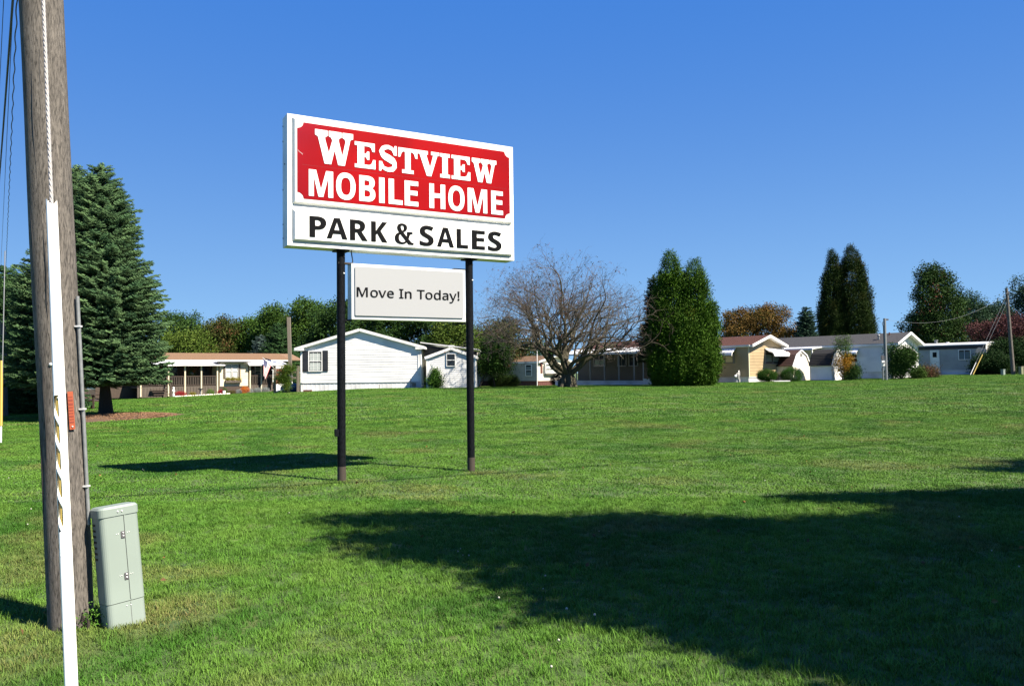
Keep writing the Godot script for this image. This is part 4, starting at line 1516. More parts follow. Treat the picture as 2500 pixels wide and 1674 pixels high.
func grey_home() -> void:
	var o := thing("grey_trailer", "grey flat roofed trailer with dark fascia band, white door and satellite dish", "house", Vector3(38.9, 0.88, -64.0), 40.0)
	var W := 3.0
	var L := 12.0
	# shallow arched end
	var end := PackedVector2Array([Vector2(0, 0.46), Vector2(W, 0.46), Vector2(W, 2.52)])
	for i in 9:
		var t := i / 8.0
		end.append(Vector2(lerpf(W, 0.0, t), 2.52 + 0.22 * sin(PI * t)))
	end.append(Vector2(0, 2.52))
	var b := MB.new()
	b.prism(end, -0.1, -0.004)
	var f := pm("front_wall", b, M.white, o)
	lap(f, Transform3D.IDENTITY, PackedVector2Array([Vector2(0, 0.46), Vector2(W, 0.46), Vector2(W, 2.25), Vector2(0, 2.25)]), 0.14, M.vinyl)
	b = MB.new()
	b.prism(end, -L, -L + 0.1)
	pm("rear_wall", b, M.greyside, o)
	var lt := Transform3D(Basis(Vector3(0, 0, 1), Vector3.UP, Vector3(-1, 0, 0)), Vector3(0, 0, -L))
	var s := bx("side_wall", Vector3(0.055, 1.49, -L / 2), Vector3(0.1, 2.05, L - 0.21), M.greyside, o)
	lap(s, lt, PackedVector2Array([Vector2(0, 0.46), Vector2(L, 0.46), Vector2(L, 2.25), Vector2(0, 2.25)]), 0.14, M.greyside)
	bx("side_wall", Vector3(W - 0.055, 1.49, -L / 2), Vector3(0.1, 2.05, L - 0.21), M.greyside, o)
	bx("fascia_band", Vector3(-0.03, 2.40, -L / 2), Vector3(0.06, 0.34, L), M.shutter, o)
	b = MB.new()
	for i in 8:
		var t0 := i / 8.0
		var t1 := (i + 1) / 8.0
		var p := Vector3(lerpf(-0.08, W + 0.08, t0), 2.58 + 0.22 * sin(PI * t0), 0.06)
		var q := Vector3(lerpf(-0.08, W + 0.08, t1), 2.58 + 0.22 * sin(PI * t1), 0.06)
		var k := Vector3(0, 0, -L - 0.1)
		b.quad(p, q, q + k, p + k)
		b.quad(q - Vector3(0, 0.06, 0), p - Vector3(0, 0.06, 0), p - Vector3(0, 0.06, 0) + k, q - Vector3(0, 0.06, 0) + k)
		b.quad(p - Vector3(0, 0.06, 0), q - Vector3(0, 0.06, 0), q, p)
	b.box(Vector3(-0.085, 2.56, -L / 2), Vector3(0.03, 0.08, L + 0.1))
	pm("roof", b, M.metalwhite, o)
	ribbed("skirting", o, Transform3D(lt.basis, lt.origin + Vector3(0.02, 0, 0)), 0, L, -0.2, 0.46, 0.6, M.skirt)
	ribbed("skirting", o, Transform3D(Basis.IDENTITY, Vector3(0, 0, -0.02)), 0, W, -0.2, 0.46, 0.6, M.skirt)
	plain_door(o, lt, L - 4.27, 0.50, L - 3.68, 2.1, M.white, M.white)
	window(o, lt, L - 2.1, 1.30, L - 1.14, 2.16, M.white, "slider", M.curtaindim, 0.8)
	window(o, Transform3D.IDENTITY, 1.15, 1.5, 1.72, 2.1, M.white, "slider")
	var st := bx("step", Vector3(-0.35, 0.22, -4.0), Vector3(0.6, 0.1, 0.9), M.greywood, o)
	for z in [-4.35, -3.65]:
		bx("step_leg", Vector3(-0.55, 0.05, z), Vector3(0.07, 0.3, 0.07), M.greywood, st)
	b = MB.new()
	b.pipe(Vector3(0.9, 2.7, -4.2), Vector3(0.9, 3.0, -4.2), 0.11, 12)
	b.pipe(Vector3(0.9, 3.02, -4.2), Vector3(0.9, 3.08, -4.2), 0.16, 12)
	pm("roof_vent", b, M.galv, o)
	b = MB.new()
	b.pipe(Vector3(1.0, 2.72, -3.3), Vector3(1.0, 2.86, -3.3), 0.13, 12)
	pm("roof_vent", b, M.metalwhite, o)
	var dish := thing("satellite_dish", "pale round satellite dish mounted at the grey trailer's corner", "satellite dish", Vector3(38.9, 0.88, -64.0), 40.0)
	b = MB.new()
	var pts := PackedVector3Array()
	var rad := PackedFloat32Array()
	for i in 6:
		var t := i / 5.0
		pts.append(Vector3(-0.38 - 0.09 * t * t, 2.0, -0.35 + 0.05 * t * t))
		rad.append(0.02 + 0.27 * t)
	b.tube(pts, rad, 20)
	pm("reflector", b, M.galv, dish)
	pp("arm", Vector3(0.0, 1.75, -0.25), Vector3(-0.4, 1.98, -0.34), 0.025, M.steel, dish)
	pp("feed_arm", Vector3(-0.4, 1.75, -0.3), Vector3(-0.75, 1.95, -0.25), 0.015, M.steel, dish)


func mid_home() -> void:
	var o := thing("sage_home", "pale sage sided home with brick red skirting half hidden behind the bare tree", "house", Vector3(2.34, 0.28, -72.0), 40.0)
	gable_roof(o, 4.2, 15.0, 2.30, 2.86, 0.10, 0.30, M.rooftan, M.white)
	var fx := gable_body(o, 4.2, 15.0, 0.52, 2.30, 2.86, M.cream2, M.redskirt, 0.2, 0.25)
	var lt: Transform3D = fx[1]
	bx("side_cladding", Vector3(-0.03, 1.41, -7.5), Vector3(0.03, 1.78, 14.9), M.midside, o)
	lap(o.get_node("side_wall"), Transform3D(lt.basis, lt.origin + Vector3(-0.045, 0, 0)), PackedVector2Array([Vector2(0, 0.52), Vector2(15, 0.52), Vector2(15, 2.3), Vector2(0, 2.3)]), 0.2, M.midside)
	window(o, Transform3D(lt.basis, lt.origin + Vector3(-0.065, 0, 0)), 15.0 - 1.6, 0.98, 15.0 - 0.72, 2.05, M.white, "hung", M.curtaindim, 0.6)
	window(o, Transform3D(Basis.IDENTITY, Vector3(0, 0, 0.2)), 0.75, 1.22, 2.2, 2.08, M.white, "hung", M.curtain, 0.6, Vector2i(3, 1))
	bx("bay_box", Vector3(1.475, 1.62, 0.1), Vector3(1.44, 0.94, 0.2), M.white, o)
	bx("bay_sill", Vector3(1.475, 1.12, 0.13), Vector3(1.3, 0.07, 0.26), M.greywood, o)
	bx("shutter", Vector3(0.45, 1.65, 0.035), Vector3(0.24, 0.85, 0.03), M.redskirt, o)
	bx("wall_lantern", Vector3(0.36, 2.14, 0.08), Vector3(0.2, 0.26, 0.14), M.redskirt, o, Basis.IDENTITY, 0.03)
	# clipped hedge, pole, small things in front of it
	o = thing("clipped_hedge", "box clipped dark hedge in front of the sage home", "hedge", gp(-0.55, 50.4, 0.0))
	crown(o, [[Vector3(0, 0.36, 0), Vector3(0.98, 0.40, 0.42)], [Vector3(-0.62, 0.36, 0), Vector3(0.42, 0.42, 0.44)], [Vector3(0.62, 0.36, 0), Vector3(0.42, 0.42, 0.44)], [Vector3(-0.2, 0.40, 0.1), Vector3(0.4, 0.36, 0.40)], [Vector3(0.28, 0.40, 0.1), Vector3(0.4, 0.36, 0.40)]], 1300, "bush", [Color(0.02, 0.05, 0.01), Color(0.05, 0.08, 0.015), Color(0.12, 0.07, 0.03), 0.2], 0.26, 0.6, -0.9)
	var b := MB.new()
	limb(b, Vector3(-0.7, -0.02, 0), Vector3(-0.7, 0.4, 0), 0.02, 0.01)
	limb(b, Vector3(0.7, -0.02, 0), Vector3(0.7, 0.4, 0), 0.02, 0.01)
	pm("stem", b, M.bark, o)
	shrub("dark_bush", "round dark bush at the corner by the porch home's skirting", 3.28, 58.5, 0.95, 0.95, [Color(0.008, 0.018, 0.006), Color(0.014, 0.03, 0.01), Color(0.02, 0.03, 0.01), 0.1], 420, "", true, 0.28)
	o = thing("flag_pole", "slender white pole standing before the sage home", "pole", gp(1.72, 54.5, -0.05))
	pp("shaft", Vector3.ZERO, Vector3(0.05, 4.6, 0), 0.028, M.white, o)
	b = MB.new()
	b.ball(Vector3(0.05, 4.64, 0), Vector3.ONE * 0.06, 8)
	pm("ball_finial", b, M.white, o)
	# small drooping tree with a leaning stem
	o = thing("small_tree", "small drooping green tree with forked leaning stems beside the hedge", "tree", gp(-1.35, 49.0, -0.03))
	b = MB.new()
	limb(b, Vector3(-0.75, 0, 0.2), Vector3(0.1, 1.7, 0), 0.06, 0.035, 0.06, 5, 7)
	limb(b, Vector3(0.25, 0, 0.1), Vector3(-0.2, 1.8, 0), 0.05, 0.03, 0.06, 5, 7)
	limb(b, Vector3(0, 1.6, 0), Vector3(0.3, 2.6, 0), 0.035, 0.01, 0.08, 5, 6)
	pm("trunk", b, M.bark, o)
	crown(o, [[Vector3(0.35, 2.0, 0), Vector3(0.95, 0.85, 0.8)], [Vector3(0.75, 1.35, 0.1), Vector3(0.75, 0.6, 0.6)], [Vector3(-0.3, 1.55, 0), Vector3(0.6, 0.75, 0.6)], [Vector3(0.1, 2.6, 0), Vector3(0.7, 0.6, 0.6)]], 620, "small", [Color(0.02, 0.06, 0.010), Color(0.05, 0.115, 0.02), Color(0.09, 0.16, 0.04), 0.15], 0.75, 0.3, -0.3, 1.0)


func porch_home() -> void:
	# turned like the others: local -x faces the camera's left front, the porch edge at x = 0
	var o := thing("porch_home", "home with dark screened porch, white porch roof and rust red shingles behind the arborvitae", "house", Vector3(9.93, 0.62, -48.5), 40.0)
	var L := 10.6
	var lt := Transform3D(Basis(Vector3(0, 0, 1), Vector3.UP, Vector3(-1, 0, 0)), Vector3(0, 0, -L))
	var wallx := 2.3
	var wx := Transform3D(lt.basis, Vector3(wallx, 0, -L))
	var b := MB.new()
	b.prism(PackedVector2Array([Vector2(wallx, 0.3), Vector2(6.4, 0.3), Vector2(6.4, 2.5), Vector2(4.35, 3.15), Vector2(wallx, 2.5)]), -0.1, 0.0)
	pm("front_wall", b, M.tan, o).position.z = -3.2
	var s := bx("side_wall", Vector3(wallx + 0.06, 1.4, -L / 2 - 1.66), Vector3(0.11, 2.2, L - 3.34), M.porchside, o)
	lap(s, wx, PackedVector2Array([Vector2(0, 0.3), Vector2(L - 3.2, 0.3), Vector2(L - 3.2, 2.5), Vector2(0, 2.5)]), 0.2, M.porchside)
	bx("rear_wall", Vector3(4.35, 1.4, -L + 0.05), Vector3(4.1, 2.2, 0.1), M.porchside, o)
	for w in [[L - 8.9, L - 7.75, 1.32, 2.16], [L - 6.6, L - 5.75, 1.3, 2.15], [L - 5.55, L - 4.7, 1.3, 2.15]]:
		window(o, wx, w[0], w[2], w[1], w[3], M.galv, "slider", M.curtain if w[0] < 2.0 else null, 0.45)
	# main roof
	var rb := MB.new()
	for sd in [0, 1]:
		var a := Vector3(wallx - 0.05, 2.52, 0) if sd == 0 else Vector3(6.5, 2.5, 0)
		var c := Vector3(4.35, 3.12, 0)
		var n := 14
		for i in n:
			var p := a.lerp(c, float(i) / n) + Vector3(0, 0.055, 0)
			var q := a.lerp(c, (i + 1.0) / n) + Vector3(0, 0.04, 0)
			var z0 := -2.9
			var z1 := -L - 0.2
			rb.quad(Vector3(p.x, p.y, z0), Vector3(p.x, p.y, z1), Vector3(q.x, q.y, z1), Vector3(q.x, q.y, z0))
			rb.quad(Vector3(p.x, p.y, z0), Vector3(p.x, p.y - 0.02, z0), Vector3(p.x, p.y - 0.02, z1), Vector3(p.x, p.y, z1))
	pm("roof", rb, M.roofred, o)
	# porch roof of white pans
	var pr := MB.new()
	var n2 := 34
	for i in n2:
		var z0 := lerpf(0.2, -L - 0.1, float(i) / n2)
		var z1 := lerpf(0.2, -L - 0.1, (i + 1.0) / n2)
		var h := 0.012 if i % 2 else 0.0
		pr.box(Vector3(wallx / 2 - 0.1, 2.36 + h, (z0 + z1) / 2), Vector3(wallx + 0.45, 0.05, absf(z1 - z0) - 0.002), Basis(Vector3(0, 0, 1), atan2(0.36, wallx)))
	pm("porch_roof", pr, M.metalwhite, o)
	bx("roof_edge", Vector3(-0.34, 2.15, -L / 2), Vector3(0.05, 0.13, L + 0.3), M.white, o)
	bx("porch_floor", Vector3(wallx / 2, 0.30, -L / 2), Vector3(wallx, 0.08, L), M.brownlight, o)
	ribbed("skirting", o, Transform3D(lt.basis, lt.origin + Vector3(-0.01, 0, 0)), 0, L - 2.3, -0.15, 0.34, 0.12, M.skirt)
	ribbed("skirting", o, Transform3D(lt.basis, lt.origin + Vector3(-0.06, 0, 0)), L - 2.28, L, -0.15, 0.46, 0.4, M.white)
	for z in [-9.8, -8.46, -7.1, -5.77, -4.46, -3.13, -2.35]:
		bx("post", Vector3(0.03, 1.22, z), Vector3(0.06, 1.8, 0.06), M.galv, o)
	bx("porch_chair", Vector3(1.2, 0.62, -1.9), Vector3(0.5, 0.5, 0.4), M.dark, o, Basis.IDENTITY, 0.05)


func left_home() -> void:
	var Y := 0.26
	var o := thing("cream_home", "cream home with tan shingle roof, white porch awnings and brown railings behind the left lawn", "house", Vector3(-20.9, Y, -56.0), 40.0)
	# main body behind the porches
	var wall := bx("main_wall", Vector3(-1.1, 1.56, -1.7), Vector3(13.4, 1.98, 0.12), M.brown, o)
	bx("rear_wall", Vector3(-1.1, 1.56, -5.5), Vector3(13.4, 1.98, 0.12), M.cream, o)
	for x in [-7.75, 5.55]:
		var e := MB.new()
		e.prism(PackedVector2Array([Vector2(-5.4, 0.55), Vector2(-1.65, 0.55), Vector2(-1.65, 2.55), Vector2(-3.6, 3.0), Vector2(-5.4, 2.55)]), -0.05, 0.05, Transform3D(Basis(Vector3(0, 0, 1), Vector3.UP, Vector3(-1, 0, 0)), Vector3(x, 0, 0)))
		pm("end_wall", e, M.cream, o)
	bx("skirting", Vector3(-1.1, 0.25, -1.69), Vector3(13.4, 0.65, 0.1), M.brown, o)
	# roof
	var rb := MB.new()
	for sd in [-1.0, 1.0]:
		var a := Vector3(0, 2.50, -3.6 + sd * 2.25)
		var c := Vector3(0, 3.05, -3.6)
		for i in 16:
			var p := a.lerp(c, i / 16.0) + Vector3(0, 0.05, 0)
			var q := a.lerp(c, (i + 1) / 16.0) + Vector3(0, 0.035, 0)
			rb.quad(Vector3(-8.0, p.y, p.z), Vector3(5.85, p.y, p.z), Vector3(5.85, q.y, q.z), Vector3(-8.0, q.y, q.z))
			rb.quad(Vector3(-8.0, p.y - 0.018, p.z), Vector3(5.85, p.y - 0.018, p.z), Vector3(5.85, p.y, p.z), Vector3(-8.0, p.y, p.z))
		var mid := (a + c) / 2
		var dv := (c - a).normalized()
		rb.box(mid, Vector3(13.8, 0.05, (c - a).length()), Basis(Vector3.RIGHT, dv.cross(Vector3.RIGHT) * (1.0 if sd < 0 else 1.0), dv))
	pm("roof", rb, M.rooftan, o)
	bx("eave_trim", Vector3(-1.1, 2.47, -1.33), Vector3(13.8, 0.09, 0.05), M.white, o)
	# porches: deck, board skirt, rails with balusters, posts, corrugated awning roof
	for e in [[-5.6, -0.1, 6], [1.98, 4.7, 0]]:
		var x0: float = e[0]
		var x1: float = e[1]
		bx("deck", Vector3((x0 + x1) / 2, 0.62, -0.8), Vector3(x1 - x0, 0.08, 1.6), M.brownlight, o)
		var k := bx("deck_skirt", Vector3((x0 + x1) / 2, 0.26, -0.04), Vector3(x1 - x0, 0.66, 0.04), M.brown, o)
		var nb2 := int((x1 - x0) / 0.2)
		for i in nb2:
			bx("board", Vector3(x0 + (i + 0.5) * (x1 - x0) / nb2, 0.26, -0.008), Vector3(0.18, 0.64, 0.018), M.brownlight, k)
		var r := bx("railing", Vector3((x0 + x1) / 2, 1.34, -0.02), Vector3(x1 - x0, 0.06, 0.09), M.brown, o)
		bx("bottom_rail", Vector3((x0 + x1) / 2, 0.74, -0.02), Vector3(x1 - x0, 0.05, 0.05), M.brown, r)
		var nb3 := int((x1 - x0) / 0.115)
		for i in nb3:
			bx("baluster", Vector3(x0 + (i + 0.5) * (x1 - x0) / nb3, 1.04, -0.02), Vector3(0.036, 0.56, 0.036), M.brownlight, r)
		# roof pans
		var pb := MB.new()
		var n := int((x1 - x0 + 0.1) / 0.2)
		var xa := x0 - 0.1
		var xb := x1 + 0.25
		for i in n:
			var c := lerpf(xa, xb, (i + 0.5) / n)
			pb.box(Vector3(c, 2.31 + (0.012 if i % 2 else 0.0), -0.65), Vector3((xb - xa) / n - 0.003, 0.035, 2.05), Basis(Vector3.RIGHT, 0.19))
		pm("porch_roof", pb, M.metalwhite, o)
		bx("porch_roof_edge", Vector3((xa + xb) / 2, 2.10, 0.36), Vector3(xb - xa, 0.06, 0.05), M.white, o)
	for x in [-5.4, -3.62, -2.52, -1.41, -0.29, 2.09, 2.94, 4.66]:
		bx("porch_post", Vector3(x, 1.05, 0.04), Vector3(0.085, 2.1, 0.085), M.cream, o)
	# window bay
	var bay := bx("bay_wall", Vector3(0.94, 1.45, -0.83), Vector3(2.06, 1.70, 1.6), M.cream, o)
	lap(bay, Transform3D(Basis.IDENTITY, Vector3(0, 0, -0.028)), PackedVector2Array([Vector2(-0.09, 0.60), Vector2(1.97, 0.60), Vector2(1.97, 2.28), Vector2(-0.09, 2.28)]), 0.12, M.cream)
	bx("bay_skirt", Vector3(0.94, 0.24, -0.8), Vector3(2.04, 0.72, 1.56), M.brown, o)
	bx("bay_roof", Vector3(0.8, 2.36, -0.6), Vector3(2.42, 0.09, 2.0), M.white, o)
	bx("bay_roof_edge", Vector3(0.8, 2.36, 0.41), Vector3(2.42, 0.05, 0.02), M.steel, o)
	for x in [[0.30, 0.73], [0.78, 1.20]]:
		window(o, Transform3D.IDENTITY, x[0], 1.18, x[1], 2.16, M.white, "hung", M.curtain, 0.85)
	for x in [0.22, 1.32]:
		bx("shutter", Vector3(x, 1.68, 0.02), Vector3(0.13, 1.02, 0.04), M.brownlight, o)
	bx("mullion_board", Vector3(0.755, 1.68, 0.05), Vector3(0.045, 1.0, 0.05), M.brown, o)
	bx("flower_box", Vector3(0.83, 0.93, 0.11), Vector3(1.15, 0.17, 0.18), M.brownlight, o)
	# door and porch window at the back of the porch
	plain_door(o, Transform3D(Basis.IDENTITY, Vector3(0, 0, -1.64)), -1.0, 0.68, -0.3, 2.2, M.shutter, M.brown)
	window(o, Transform3D(Basis.IDENTITY, Vector3(0, 0, -1.64)), -3.4, 1.15, -2.5, 2.0, M.brownlight, "hung", M.curtaindim, 0.5)
	window(o, Transform3D(Basis.IDENTITY, Vector3(0, 0, -1.64)), 3.1, 1.25, 3.8, 2.1, M.white, "hung", M.curtaindim, 0.7)
	bx("stair_rail", Vector3(-3.75, 0.95, 0.5), Vector3(0.08, 0.09, 1.2), M.brown, o, Basis(Vector3.RIGHT, 0.6))
	bx("stair_post", Vector3(-3.75, 0.45, 0.95), Vector3(0.10, 0.9, 0.10), M.brown, o)
	for i in 3:
		bx("stair_tread", Vector3(-4.3, 0.14 + i * 0.17, 0.75 - i * 0.26), Vector3(1.0, 0.05, 0.28), M.brown, o)
	var T := o.transform
	# things hung on or standing at the home
	var w := thing("wreath", "round white wreath hanging on the dark wall of the right porch", "wreath", T * Vector3(2.72, 1.62, -1.2), 40.0)
	var xf := []
	var cc := PackedColorArray()
	for i in 90:
		var a := rng.randf() * TAU
		xf.append(Transform3D(Basis.from_euler(Vector3(rng.randf() * 6, rng.randf() * 6, rng.randf() * 6)) * Basis.from_scale(Vector3.ONE * 0.14), Vector3(cos(a) * 0.12, sin(a) * 0.12, rng.randf() * 0.06)))
		cc.append(Color(0.62, 0.62, 0.58) * rng.randf_range(0.6, 1.1))
	scatter("petals", clumps.bush[0], M.flower, xf, cc, w)
	pp("hanger", Vector3(0, 0.1, 0), Vector3(0, 0.62, 0), 0.01, M.dark, w)
	w = thing("hanging_basket", "hanging basket of red flowers under the left porch awning", "flower basket", T * Vector3(-1.95, 1.55, -0.3), 40.0)
	var bowl := MB.new()
	bowl.ball(Vector3(0, -0.02, 0), Vector3(0.15, 0.12, 0.15), 12)
	pm("pot", bowl, M.greywood, w)
	pp("hanger", Vector3(0, 0.1, 0), Vector3(0, 0.72, 0), 0.008, M.dark, w)
	crown(w, [[Vector3(0, 0.14, 0), Vector3(0.18, 0.22, 0.18)], [Vector3(-0.16, 0.02, 0), Vector3(0.15, 0.15, 0.12)], [Vector3(0.16, 0.02, 0), Vector3(0.15, 0.14, 0.12)]], 70, "bush", [Color(0.04, 0.10, 0.015), Color(0.07, 0.14, 0.02), Color(0.55, 0.03, 0.02), 0.45], 0.24, 0.3, -0.9, 1.0, M.flower)
	flag(T)
	# planter flowers in the window box
	var fb := thing("window_box_flowers", "yellow green flowers filling the window box", "flowers", T * Vector3(0.83, 1.05, 0.12), 40.0)
	crown(fb, [[Vector3(-0.38, 0.05, 0), Vector3(0.22, 0.14, 0.12)], [Vector3(0.02, 0.05, 0), Vector3(0.24, 0.14, 0.12)], [Vector3(0.40, 0.05, 0), Vector3(0.22, 0.13, 0.12)]], 160, "bush", [Color(0.20, 0.19, 0.02), Color(0.33, 0.28, 0.03), Color(0.12, 0.16, 0.02), 0.2], 0.2, 0.3, -0.9, 1.0, M.flower)
	# brown lattice gate with chimes, white fence panel and garden banner
	var g := thing("porch_gate", "rust brown wooden panel gate with white chimes at the right porch end", "gate", T * Vector3(4.32, 0.72, 0.32), 40.0)
	for i in 6:
		bx("slat", Vector3(-0.30 + i * 0.12, 0.54, 0), Vector3(0.11, 1.06, 0.025), M.gatewood, g)
	for y in [0.08, 1.0]:
		bx("rail", Vector3(0, y, 0.025), Vector3(0.74, 0.07, 0.025), M.gatewood, g)
	bx("header", Vector3(0, 1.24, 0.0), Vector3(0.76, 0.22, 0.04), M.white, g)
	for i in 3:
		pp("chime", Vector3(-0.02 + i * 0.07, 0.42 - 0.03 * i, 0.06), Vector3(-0.02 + i * 0.07, 0.74, 0.06), 0.016, M.white, g)
	g = thing("board_fence", "short white board fence panel below the brown gate", "fence", T * Vector3(4.28, 0.0, 0.42), 40.0)
	for i in 6:
		bx("board", Vector3(-0.30 + i * 0.12, 0.34, 0), Vector3(0.115, 0.70, 0.03), M.white, g)
	bx("rail", Vector3(0, 0.58, -0.03), Vector3(0.74, 0.07, 0.03), M.white, g)
	bx("rail", Vector3(0, 0.14, -0.03), Vector3(0.74, 0.07, 0.03), M.white, g)
	g = thing("garden_banner", "small pale floral garden banner hanging between flag and brown gate", "banner", T * Vector3(3.72, 0.0, 0.5), 40.0)
	pp("stake", Vector3(0.02, 0, 0), Vector3(0.02, 1.82, 0), 0.012, M.dark, g)
	pp("crossbar", Vector3(-0.18, 1.76, 0), Vector3(0.18, 1.76, 0), 0.012, M.white, g)
	bx("cloth", Vector3(0.03, 1.30, 0), Vector3(0.27, 0.88, 0.008), M.curtain, g)
	for i in 9:
		bx("print_patch", Vector3(0.03 + 0.09 * sin(i * 2.4), 0.95 + i * 0.075, 0.006), Vector3(0.07, 0.05, 0.004), [M.redskirt, M.shutter, M.yellow, M.gatewood][i % 4], g)
	# wooden pole with meters
	var pole := thing("meter_pole", "tall weathered square pole with electric meters at the cream home's right end", "pole", T * Vector3(4.86, 0.0, 0.75), 0.0)
	bx("post", Vector3(0.0, 2.75, 0), Vector3(0.24, 5.9, 0.2), M.greywood, pole, Basis(Vector3(0, 0, 1), deg_to_rad(1.6)))
	for e in [[0.16, 1.55, 0.2], [0.16, 1.2, 0.18], [-0.02, 1.35, 0.15]]:
		var k := MB.new()
		k.pipe(Vector3(e[0], e[1], 0.10), Vector3(e[0], e[1], 0.24), e[2] * 0.5, 14)
		pm("meter", k, M.galv, pole)
	bx("meter_box", Vector3(0.06, 1.1, 0.13), Vector3(0.24, 0.5, 0.1), M.steel, pole)
	pp("brace", Vector3(-0.05, 0.9, 0.1), Vector3(-0.5, 0.2, 0.1), 0.02, M.galv, pole)
	pp("brace", Vector3(0.1, 0.9, 0.1), Vector3(0.5, 0.35, 0.1), 0.03, M.white, pole)
	# flower bed
	var bed := [["red_mum", "red flowering mound at the left end of the porch bed", -3.05, 0.85, 0.85, 0.42, [Color(0.40, 0.02, 0.02), Color(0.30, 0.02, 0.03), Color(0.04, 0.09, 0.02), 0.12]],
		["yellow_plant", "yellow green plant right of the left red mound", -2.25, 0.85, 0.45, 0.3, [Color(0.28, 0.22, 0.03), Color(0.15, 0.2, 0.03), Color(0.3, 0.1, 0.02), 0.2]],
		["green_plant", "leafy green plant before the middle porch posts", -1.05, 0.8, 0.5, 0.45, [Color(0.06, 0.15, 0.02), Color(0.13, 0.25, 0.03), Color(0.2, 0.3, 0.03), 0.3]],
		["red_mum", "red flowering mound just left of the window bay", -0.28, 0.75, 0.5, 0.36, [Color(0.36, 0.015, 0.03), Color(0.25, 0.02, 0.03), Color(0.04, 0.09, 0.02), 0.2]],
		["round_shrub", "small round green shrub below the bay's left edge", 0.05, 0.55, 0.45, 0.5, [Color(0.04, 0.10, 0.015), Color(0.07, 0.14, 0.02), Color(0.1, 0.15, 0.03), 0.1]],
		["bronze_plant", "low bronze plant under the window box", 0.55, 0.6, 0.5, 0.25, [Color(0.12, 0.08, 0.03), Color(0.08, 0.10, 0.02), Color(0.2, 0.08, 0.02), 0.3]],
		["orange_mum", "bright orange flowering mound behind the white bucket", 1.36, 0.9, 0.58, 0.5, [Color(0.70, 0.20, 0.01), Color(0.60, 0.13, 0.01), Color(0.2, 0.1, 0.02), 0.1]],
		["silver_plant", "silvery plant left of the orange mound", 0.98, 0.85, 0.42, 0.32, [Color(0.32, 0.36, 0.36), Color(0.24, 0.28, 0.27), Color(0.2, 0.25, 0.2), 0.2]],
		["silver_plant", "silvery plant right of the orange mound", 1.78, 0.8, 0.4, 0.34, [Color(0.32, 0.36, 0.36), Color(0.24, 0.28, 0.27), Color(0.2, 0.25, 0.2), 0.2]],
		["silver_plant", "silvery plant in front of the right porch's first post", 2.42, 0.55, 0.62, 0.36, [Color(0.32, 0.36, 0.36), Color(0.24, 0.28, 0.27), Color(0.2, 0.25, 0.2), 0.2]],
		["silver_plant", "silvery plant below the flag", 3.05, 0.5, 0.58, 0.38, [Color(0.32, 0.36, 0.36), Color(0.24, 0.28, 0.27), Color(0.2, 0.25, 0.2), 0.2]]]
	for e in bed:
		var p: Vector3 = T * Vector3(e[2], 0, e[3])
		var grp := "silvery plants in the porch bed" if e[0] == "silver_plant" else ""
		var f := thing(e[0], e[1], "plant", Vector3(p.x, maxf(gy(p.x, -p.z), 0.2) - 0.02, p.z), 0.0, grp)
		var ww: float = e[4]
		var hh: float = e[5]
		crown(f, [[Vector3(0, hh * 0.45, 0), Vector3(ww * 0.5, hh * 0.5, ww * 0.45)]], int(150 * ww / 0.5), "bush", e[6], 0.18, 0.55, -0.9, 1.0, M.flower)
	for i in 26:
		var p: Vector3 = T * Vector3(-3.5 + i * 0.145 + rng.randf() * 0.04, 0, 1.12)
		var b := MB.new()
		b.ball(Vector3(p.x, gy(p.x, -p.z) + 0.03, p.z), Vector3(0.085, 0.06, 0.06) * rng.randf_range(0.8, 1.2), 8)
		solo("edging_stone", b, M.cream2, "pale rounded stone in the row edging the cream home's porch bed", "stone", "stones edging the porch bed")
	var bd := thing("bird_bath", "dark bird bath in the bed before the middle porch post", "bird bath", T * Vector3(-1.68, 0.0, 0.75), 0.0)
	pp("pedestal", Vector3(0, 0, 0), Vector3(0, 0.42, 0), 0.06, M.galv, bd)
	var bb := MB.new()
	bb.tube(PackedVector3Array([Vector3(0, 0.40, 0), Vector3(0, 0.46, 0), Vector3(0, 0.49, 0)]), PackedFloat32Array([0.07, 0.2, 0.22]), 14)
	pm("basin", bb, M.shutter, bd)
	var bk := thing("white_bucket", "white bucket standing on the lawn edge below the orange flowers", "bucket", gp(-20.03, 54.2, 0.0), 0.0)
	bb = MB.new()
	bb.tube(PackedVector3Array([Vector3(0, 0, 0), Vector3(0, 0.26, 0)]), PackedFloat32Array([0.085, 0.105]), 16)
	pm("pail", bb, M.white, bk)
	bb = MB.new()
	bb.tube(PackedVector3Array([Vector3(0, 0.25, 0), Vector3(0, 0.275, 0)]), PackedFloat32Array([0.115, 0.115]), 16)
	pm("rim", bb, M.white, bk)
	var fig := thing("garden_figure", "small white garden figure at the left porch stairs", "garden ornament", T * Vector3(-3.55, 0.0, 0.95), 40.0)
	bb = MB.new()
	bb.ball(Vector3(0, 0.35, 0), Vector3(0.1, 0.16, 0.08), 10)
	pm("body", bb, M.white, fig)
	bb = MB.new()
	bb.ball(Vector3(0, 0.56, 0), Vector3(0.07, 0.08, 0.07), 10)
	pm("head", bb, M.white, fig)
	bx("stand", Vector3(0, 0.10, 0), Vector3(0.12, 0.2, 0.12), M.white, fig)
	# dark board shed left of the porch and the home behind the spruce trunks
	var sh := thing("brown_shed", "dark brown board shed whose corner faces the lawn under the spruce boughs", "shed", Vector3(-26.6, 0.10, -54.6), 40.0)
	var inner := bx("body", Vector3(1.15, 0.95, -1.2), Vector3(2.24, 1.86, 2.34), M.brown, sh)
	for i in 10:
		bx("board", Vector3(0.115 + i * 0.23, 0.95, 0.0), Vector3(0.222, 1.9, 0.03), M.brownlight, inner)
